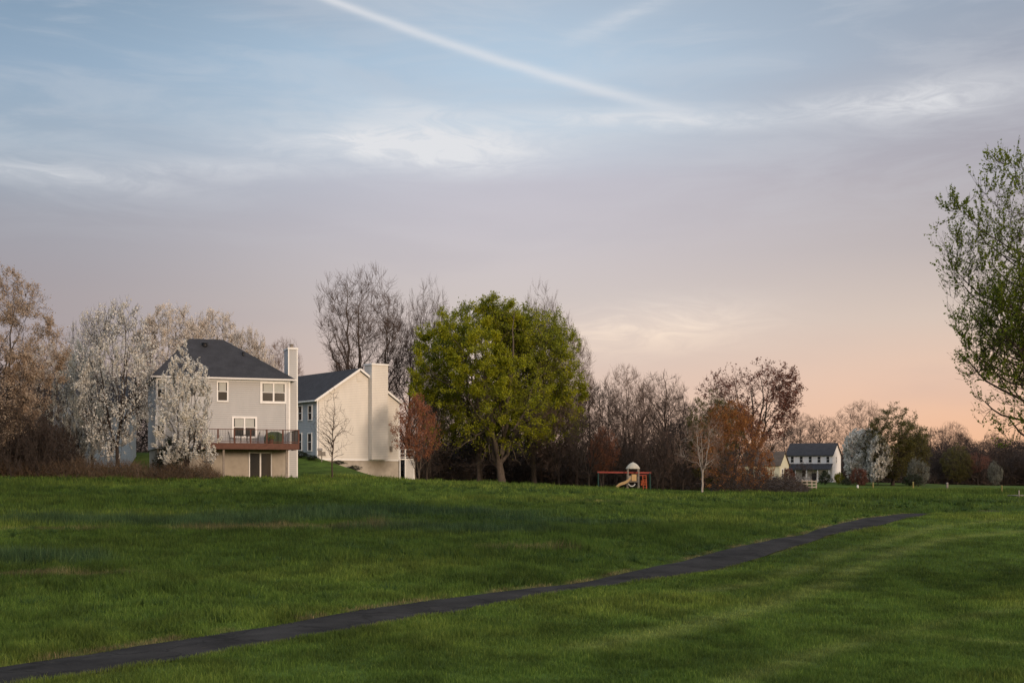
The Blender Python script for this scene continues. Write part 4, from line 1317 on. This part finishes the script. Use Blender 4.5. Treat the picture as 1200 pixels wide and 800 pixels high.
patio_chair(tx - 0.95, -2.0, math.pi / 2, 'black patio chair at the left of the round deck table')
patio_chair(tx + 0.95, -2.0, -math.pi / 2, 'black patio chair between the round deck table and the barbecue')
pp = local_thing(F1, 'potted_plant', 'small pink-flowered potted plant by the right deck rail', 'plant', F1.lx(318, -3.1), -3.1, dz1)
MB().bar((0, 0, 0), (0, 0, 0.34), 0.16, 12, 0.2).build('pot', M['redwood'], pp)
rng = np.random.RandomState(4)
p_ = rng.randn(260, 3) * np.array([0.14, 0.14, 0.1]) + np.array([0, 0, 0.5])
a_ = norm(rng.randn(260, 3)) * 0.05; b_ = norm(rng.randn(260, 3)) * 0.04
link('foliage', np_mesh('foliage', np.stack([p_ - a_, p_ + b_, p_ + a_, p_ - b_], 1).reshape(-1, 3), [(np.arange(1040).reshape(260, 4), 0)], [M['leaf_green2']]), pp)

# ---- the cream house
F2 = Frame(371.5, 132.5, 3.9, 38)
h2 = thing('house', 'cream gabled house with tall sided chimney on its sunlit end wall', 'house', F2.o, F2.a)
W2, D2 = F2.lx(468), 14.0
EZ2 = F2.lz(371.5, 468); RZ2 = F2.lz(422, 433.5)
TZ = F2.lz(380, 538)
front = MB()
front.add([(0, 0, TZ), (W2, 0, TZ), (W2, 0, EZ2), (W2 / 2, 0, RZ2), (0, 0, EZ2), (0, 0.3, TZ), (W2, 0.3, TZ), (W2, 0.3, EZ2), (W2 / 2, 0.3, RZ2), (0, 0.3, EZ2)],
          [(0, 1, 2, 3, 4), (9, 8, 7, 6, 5), (0, 5, 6, 1), (1, 6, 7, 2), (4, 9, 5, 0), (2, 7, 8, 3), (3, 8, 9, 4)])
wf = front.build('wall', M['cream_siding'], h2); wf['label'] = 'cream sided end wall'
b = MB().box(0.003, W2 - 0.003, 0.302, D2, TZ, EZ2)
wb = b.build('wall', M['blue_and_shade_siding'], h2); wb['label'] = 'sided long wall with its shade painted in blue-grey'  # unlit side of the same house: shade put into the siding colour
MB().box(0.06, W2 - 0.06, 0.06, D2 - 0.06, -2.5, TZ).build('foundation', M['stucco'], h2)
gable_roof(W2, D2, EZ2 + 0.01, RZ2 + 0.01, 0.28, 'y').build('roof', M['roof'], h2)
rk = MB()
kk = (RZ2 - EZ2) / (W2 / 2)
for sgn in (0, 1):
    xa = -0.28 if not sgn else W2 + 0.28
    rk.beam((xa, -0.303, EZ2 - 0.28 * kk + 0.07), (W2 / 2, -0.303, RZ2 + 0.07), 0.04, 0.22)
rk.box(-0.42, -0.285, -0.28, D2 + 0.28, EZ2 - 0.28 * kk - 0.02, EZ2 - 0.28 * kk + 0.14)
rk.box(W2 + 0.285, W2 + 0.42, -0.28, D2 + 0.28, EZ2 - 0.28 * kk - 0.02, EZ2 - 0.28 * kk + 0.14)
rk.build('gutter', M['trim'], h2)
tm = MB(); tm.box(-0.02, 0.12, -0.02, -0.001, TZ, EZ2); tm.box(W2 - 0.12, W2 + 0.02, -0.02, -0.001, TZ, EZ2); tm.box(0.12, W2 - 0.12, -0.025, -0.001, TZ - 0.1, TZ + 0.08)
tm.box(-0.02, -0.001, 0.0, 0.14, TZ, EZ2)
tm.build('trim', M['trim'], wf)
vx = F2.lx(421); vz = F2.lz(421, 443)
gv = MB(); gv.box(vx - 0.32, vx + 0.32, -0.03, -0.001, vz - 0.36, vz + 0.36)
for k in range(6): gv.box(vx - 0.27, vx + 0.27, -0.05, -0.03, vz - 0.30 + k * 0.105, vz - 0.24 + k * 0.105)
gv.build('gable_vent', M['cream_siding'], wf)
c0, c1_ = F2.lx(435.5, -0.7), F2.lx(454.5, -0.7)
cz1 = F2.lz(445, 428, -0.7); cz0 = F2.lz(445, 538.5, -0.7)
c2 = MB().box(c0, c1_, -0.75, -0.003, cz0, cz1).build('chimney', M['cream_siding'], h2)
ck = MB(); ck.box(c0, c1_, -0.002, 0.75, RZ2 - 2.2, cz1)
ck.build('chimney_back', M['cream_siding'], c2)
cp = MB(); cp.box(c0 - 0.07, c1_ + 0.07, -0.82, 0.82, cz1, cz1 + 0.18); cp.build('chimney_cap', M['trim'], c2)
dn2 = MB(); dn2.box(0.14, 0.23, -0.10, -0.026, TZ + 0.1, EZ2 - 0.2); dn2.build('downpipe', M['gutter'], h2)
mt = MB(); mt.box(W2 - 1.25, W2 - 0.95, -0.14, -0.028, TZ + 0.9, TZ + 1.5); mt.bar((W2 - 1.1, -0.20, TZ + 1.25), (W2 - 1.1, -0.14, TZ + 1.25), 0.10, 12); mt.build('meter_box', M['greywood'], h2)
# windows of the long wall (local x = 0 side)
def side_y(F, px, x=0.0):
    u = (px - 600) / FOC
    # point (x, ly): X = ox + x c - ly s ; Y = oy + x s + ly c
    return (F.o[0] + x * F.c - u * (F.o[1] + x * F.s)) / (F.s + u * F.c)


def side_z(F, px, py, x=0.0):
    ly = side_y(F, px, x); Y = F.o[1] + x * F.s + ly * F.c
    return EYE + (HORI - py) / FOC * Y - F.o[2]


for (pa, pb, ya, yb) in [(361.5, 365.5, 475.5, 491.5), (350, 353.8, 476, 492), (361, 365.2, 508, 527.5), (349.5, 353.5, 508, 527)]:
    y1_, y0_ = side_y(F2, pa), side_y(F2, pb)
    pm = (pa + pb) / 2
    window(h2, min(y0_, y1_), max(y0_, y1_), side_z(F2, pm, yb), side_z(F2, pm, ya), 0.003, trim=0.1, axis='y', blind=False)
# small white railed landing at the right corner
lx0, lx1 = W2 + 0.02, W2 + 2.0
pz = F2.lz(476, 537)
ld = MB(); ld.box(lx0, lx1, 0.0, 2.4, pz - 0.14, pz)
land = ld.build('landing', M['trim'], h2)
for x in (lx0 + 0.06, lx0 + 0.75, lx1 - 0.06):
    MB().box(x - 0.06, x + 0.06, -0.01, 0.11, -2.0, pz + 1.0).build('post', M['trim'], land)
lr = MB()
for z in (pz + 0.95, pz + 0.5, pz + 0.15): lr.box(lx0 + 0.12, lx1 - 0.12, 0.02, 0.07, z, z + 0.06)
lr.build('rail', M['trim'], land)
lat = MB()
for k in range(9): lat.box(lx0 + 0.84 + k * 0.12, lx0 + 0.92 + k * 0.12, 0.03, 0.05, -2.0, pz - 0.145)
lat.build('skirt', M['trim'], land)
# box on a post by the corner
x, y, z = at(377, 128)
fb_ = thing('bird_feeder', 'small grey box on a post left of the bare sapling', 'bird feeder', (x, y, z))
MB().bar((0, 0, -0.1), (0, 0, zpy(534, 128) - z), 0.05, 8).build('post', M['greywood'], fb_)
z1_ = zpy(534, 128) - z
b = MB(); b.box(-0.42, 0.42, -0.2, 0.2, z1_, z1_ + 0.08); b.box(-0.36, 0.0, -0.15, 0.15, z1_ + 0.08, z1_ + 0.55); b.box(0.04, 0.36, -0.15, 0.15, z1_ + 0.08, z1_ + 0.42)
b.add([(-0.42, -0.22, z1_ + 0.55), (0.06, -0.22, z1_ + 0.55), (0.06, 0.22, z1_ + 0.55), (-0.42, 0.22, z1_ + 0.55), (-0.42, 0, z1_ + 0.78), (0.06, 0, z1_ + 0.78)],
      [(0, 1, 5, 4), (2, 3, 4, 5), (1, 2, 5), (3, 0, 4), (3, 2, 1, 0)])
b.build('box', M['greywood'], fb_)

# ---- the pale blue house behind the blossom at left
F0 = Frame(62, 124, 4.6, 12)
h0 = thing('house', 'pale blue house mostly hidden behind white blossom at left', 'house', F0.o, F0.a)
W0 = F0.lx(152); ez = F0.lz(100, 470)
MB().box(0, W0, 0, 8, -1.5, ez).build('wall', M['blue_and_shade_siding'], h0)
gable_roof(W0, 8, ez + 0.01, ez + 2.6, 0.3, 'x').build('roof', M['roof'], h0)
window(h0, *F0.rect(122, 130, 482, 500), blind=False); window(h0, *F0.rect(92, 100, 482, 500), blind=False); window(h0, *F0.rect(126, 134, 515, 532), blind=False)
cs = F0.lx(53), F0.lx(62)
MB().box(cs[0] - 0.2, cs[1] - 0.1, 0.5, 1.9, -1, F0.lz(58, 448)).build('chimney', M['shutter'], h0)

# ---- far white house
F3 = Frame(921.5, 285, 2.9, -26)
h3 = thing('house', 'white two-storey house with charcoal roof and porch roof far right', 'house', F3.o, F3.a)
W3, D3 = F3.lx(975.5), 8.9
EZ3, RZ3 = F3.lz(950, 533.5), F3.lz(950, 520, 4.4)
pent(W3, D3, -1.5, EZ3, RZ3, 'x').build('wall', M['far_siding'], h3)
gable_roof(W3, D3, EZ3 + 0.01, RZ3 + 0.01, 0.25, 'x').build('roof', M['roof'], h3)
for px in (928.5, 939, 949.5, 959.8, 970.2):
    window(h3, *F3.rect(px - 1.7, px + 1.7, 534.8, 541.5), trim=0.08, blind=False, shutter=None)
pr0, pr1 = F3.lz(950, 543), F3.lz(950, 549.5, -2.2)
pr = MB()
pr.add([(-0.3, -0.003, pr0), (W3 + 0.1, -0.003, pr0), (W3 + 0.1, -2.3, pr1), (-0.3, -2.3, pr1), (-0.3, -0.003, pr0 - 0.15), (W3 + 0.1, -0.003, pr0 - 0.15), (W3 + 0.1, -2.3, pr1 - 0.15), (-0.3, -2.3, pr1 - 0.15)],
       [(0, 3, 2, 1), (4, 5, 6, 7), (0, 1, 5, 4), (1, 2, 6, 5), (2, 3, 7, 6), (3, 0, 4, 7)])
porch = pr.build('porch_roof', M['roof'], h3)
for k in range(5):
    x = 0.1 + k * (W3 - 0.4) / 4
    MB().box(x - 0.08, x + 0.08, -2.2, -2.04, -1.0, pr1 - 0.12).build('post', M['trim'], porch)
for px in (930, 942, 966): window(h3, *F3.rect(px - 1.9, px + 1.9, 551, 558), trim=0.08, blind=False)
d_ = MB(); xx = F3.lx(954); d_.box(xx - 0.5, xx + 0.5, -0.05, -0.002, -0.2, 2.1); d_.build('door', M['shutter'], h3)
window(h3, 3.6, 4.3, EZ3 - 1.5, EZ3 - 0.3, W3, trim=0.08, axis='y', blind=False, sign=1)

# ---- far pale yellow house
F4 = Frame(868, 236, 2.4, -26)
h4 = thing('house', 'small pale yellow house with brown roof behind the rust-red maple', 'house', F4.o, F4.a)
W4 = F4.lx(913.5); EZ4 = F4.lz(900, 545); RZ4 = F4.lz(900, 530, 3.5)
pent(W4, 7.0, -1.5, EZ4, RZ4, 'x').build('wall', M['yellow_siding'], h4)
gable_roof(W4, 7.0, EZ4 + 0.01, RZ4 + 0.01, 0.25, 'x').build('roof', M['roof_brown'], h4)
window(h4, *F4.rect(906, 910.5, 559, 565), trim=0.08, blind=False)
window(h4, *F4.rect(893, 897, 549, 556), trim=0.08, blind=False)
window(h4, 1.6, 2.6, EZ4 - 2.2, EZ4 - 0.7, W4, trim=0.12, axis='y', blind=False, sign=1)
window(h4, 4.2, 5.2, EZ4 - 2.2, EZ4 - 0.7, W4, trim=0.12, axis='y', blind=False, sign=1)

# ------------------------------------------------------------------ playset
PY = 126.0
x, y, z = at(731, PY)
S = FOC / PY   # photo pixels per metre there
ps = thing('playset', 'backyard playset with red beam, tan slide and domed canopy', 'playset', (x, y, z))
hx = lambda px: (px - 731) / S
hzp = lambda py: zpy(py, PY) - z
zb = hzp(553)
bm = MB(); bm.beam((hx(700), 0, zb), (hx(763), 0, zb - 0.06), 0.13, 0.16); bm.build('beam', M['red'], ps)
for px in (701, 761.5):
    for s in (-1, 1):
        MB().bar((hx(px), s * 0.75, -0.1), (hx(px), s * 0.05, zb - 0.05), 0.055, 8).build('frame_leg', M['darkgreen'], ps)
px0, px1 = hx(735.5), hx(748)
pf = hzp(563.5)
tw = MB()
for xx in (px0, px1):
    for yy in (-0.55, 0.55): tw.box(xx - 0.05, xx + 0.05, yy - 0.05, yy + 0.05, -0.1, hzp(549))
tower = tw.build('tower', M['greywood'], ps)
MB().box(px0 + 0.051, px1 - 0.051, -0.5, 0.5, pf - 0.1, pf).build('platform', M['greywood'], tower)
MB().box(hx(739.5), hx(745.2), -0.62, -0.56, pf + 0.02, hzp(555.5)).build('panel', M['tan'], tower)
MB().box(hx(735.2), hx(739), -0.62, -0.56, pf + 0.02, hzp(557)).build('panel', M['greywood'], tower)
# dome canopy: faceted umbrella shape
cn = MB(); seg = 12; rings = [(1.0, 0.0), (0.84, 0.22), (0.60, 0.42), (0.32, 0.57), (0.03, 0.66)]
cx = (px0 + px1) / 2; rad = hx(750.2) - cx; czb = hzp(548.8)
vs = [(cx + rad * r * math.cos(2 * math.pi * i / seg), rad * r * math.sin(2 * math.pi * i / seg), czb + h * 0.95) for r, h in rings for i in range(seg)]
vs += [(cx + rad * 0.97 * r * math.cos(2 * math.pi * i / seg), rad * 0.97 * r * math.sin(2 * math.pi * i / seg), czb + h * 0.95 - 0.03) for r, h in rings for i in range(seg)]
fs = []
for j in range(len(rings) - 1):
    for i in range(seg):
        a = j * seg + i; b_ = j * seg + (i + 1) % seg
        fs.append((a, b_, b_ + seg, a + seg)); k = len(rings) * seg
        fs.append((a + k + seg, b_ + k + seg, b_ + k, a + k))
for i in range(seg):
    k = len(rings) * seg
    fs.append((i + k, (i + 1) % seg + k, (i + 1) % seg, i))
fs.append(tuple((len(rings) - 1) * seg + i for i in range(seg)))
cn.add(vs, fs); cn.build('canopy', M['canopy'], ps)
# slide: a wavy trough with raised sides
sl = MB(); N = 10; tops = []
for i in range(N + 1):
    t = i / N
    xx = hx(738) + (hx(720) - hx(738)) * t
    zz = (pf + 0.25) + (hzp(573.5) - pf - 0.25) * (t + 0.10 * math.sin(t * 2 * math.pi))
    tops.append((xx, zz))
vs = []
for xx, zz in tops:
    for yy, dz in ((-0.42, 0.2), (-0.34, 0.2), (-0.26, 0.0), (0.26, 0.0), (0.34, 0.2), (0.42, 0.2), (0.42, -0.07), (-0.42, -0.07)):
        vs.append((xx, yy - 0.75, zz + dz + 0.02))
fs = []
for i in range(N):
    for j in range(8):
        a = i * 8 + j; b_ = i * 8 + (j + 1) % 8
        fs.append((a, b_, b_ + 8, a + 8))
fs += [tuple(range(8))[::-1], tuple(N * 8 + j for j in range(8))]
sl.add(vs, fs); sl.build('slide', M['tan'], ps)
# swings
for px, s_kind in ((709, 'belt'), (718, 'belt'), (726, 'belt')):
    sw = MB()
    n_ = 7
    for i in range(n_):
        a0_ = math.pi + math.pi * i / n_; a1_ = math.pi + math.pi * (i + 1) / n_
        sw.beam((hx(px) + 0.24 * math.cos(a0_), 0, 0.55 + 0.13 * math.sin(a0_)), (hx(px) + 0.24 * math.cos(a1_), 0, 0.55 + 0.13 * math.sin(a1_)), 0.14, 0.02)
    so = sw.build('swing', M['black'], ps)
    cch = MB()
    for d in (-0.24, 0.24): cch.bar((hx(px) + d, 0, 0.55), (hx(px) + d * 0.8, 0, zb - 0.08), 0.008, 4)
    cch.build('chain', M['black'], so)
sw = MB()
for i in range(8):
    a0_ = math.pi * 1.08 + math.pi * .84 * i / 8; a1_ = math.pi * 1.08 + math.pi * .84 * (i + 1) / 8
    sw.beam((hx(739.5) + 0.32 * math.cos(a0_), -0.8, 0.62 + 0.32 * math.sin(a0_)), (hx(739.5) + 0.32 * math.cos(a1_), -0.8, 0.62 + 0.32 * math.sin(a1_)), 0.2, 0.08)
so = sw.build('swing', M['white'], ps)
cch = MB()
for d in (-0.31, 0.31): cch.bar((hx(739.5) + d, -0.8, 0.58), (hx(739.5) + d * 0.7, -0.56, pf - 0.05), 0.012, 4)
cch.build('chain', M['black'], so)
# orange climbing ladder at the right
la = MB()
zt = hzp(556.5)
for xx in (hx(753.2), hx(757.2)): la.bar((xx, -0.5, -0.1), (xx, 0.1, zt), 0.045, 6)
for k in range(5):
    f = 0.12 + k * 0.19
    la.bar((hx(753.2), -0.5 + 0.6 * f, zt * f), (hx(757.2), -0.5 + 0.6 * f, zt * f), 0.03, 6)
la.build('ladder', M['orange'], ps)
rb = MB(); rb.beam((px1, 0.1, zt), (hx(757.5), 0.1, zt), 0.1, 0.1); rb.build('bridge_bar', M['red'], ps)
pn = MB(); pn.box(hx(751), hx(757), 0.08, 0.12, 0.35, 0.9); pn.build('panel', M['orange'], ps)

# ------------------------------------------------------------------ split rail fence, field markers, footbridge
FY = 150.0
xa, ya, za = at(940, FY); xb, yb_, zb_ = at(956.5, FY + 9)
fn = thing('fence', 'short weathered rail fence on the grass below the far white house', 'fence', (xa, ya, za))
dX, dY, dZ = xb - xa, yb_ - ya, zb_ - za
for k in range(4):
    f = k / 3
    MB().box(dX * f - 0.08, dX * f + 0.08, dY * f - 0.08, dY * f + 0.08, dZ * f - 0.3, dZ * f + 1.25).build('post', M['bark_pale'], fn)
for k in range(3):
    for z in (0.38, 0.75, 1.1):
        f0, f1 = k / 3, (k + 1) / 3
        MB().beam((dX * f0 + 0.0, dY * f0 - 0.1, dZ * f0 + z), (dX * f1, dY * f1 - 0.1, dZ * f1 + z), 0.06, 0.13).build('rail', M['bark_pale'], fn)


def marker(px, py, Y, hgt, rad, mat, name, label, cat='marker'):
    x, y, z = at(px, Y)
    o = thing(name, label, cat, (x, y, z))
    MB().bar((0, 0, -0.1), (0, 0, hgt), rad, 8).build('post', M[mat], o)
    MB().bar((0, 0, hgt), (0, 0, hgt + 0.12), rad * 1.25, 8, rad * 0.5).build('cap', M[mat], o)


marker(1023, 570, 212, 0.8, 0.14, 'yellow', 'marker_post', 'faded yellow marker post on the field below the white blossom tree')
marker(1070, 572, 192, 0.85, 0.13, 'yellow', 'marker_post', 'yellow marker post on the field below the olive trees')
marker(1005, 571, 205, 0.35, 0.16, 'white', 'marker_post', 'stubby white marker near the red bush on the far field')
marker(1110, 574, 180, 0.8, 0.16, 'greywood', 'marker_post', 'grey marker post alone on the far right field')
marker(1174, 581, 132, 0.7, 0.07, 'yellow', 'marker_post', 'thin yellowish post on the field beyond the footbridge')
bx, by, bz = at(1207, 108)
fbg = thing('footbridge', 'low grey footbridge with two pale posts at the right edge', 'bridge', (bx, by, bz))
dk_ = MB()
for k in range(12): dk_.box(-1.5 + k * 0.25, -1.28 + k * 0.25, -1.0, 1.0, 0.16, 0.21)
dk_.build('deck', M['greywood'], fbg)
st_ = MB(); st_.box(-1.5, 1.5, -1.0, -0.88, -0.2, 0.158); st_.box(-1.5, 1.5, 0.88, 1.0, -0.2, 0.158); st_.build('beam', M['greywood'], fbg)
for x in (-1.35, 0.6):
    MB().bar((x, -1.07, -0.2), (x, -1.07, 0.62), 0.05, 8).build('post', M['bark_pale'], fbg)
print('scene built')
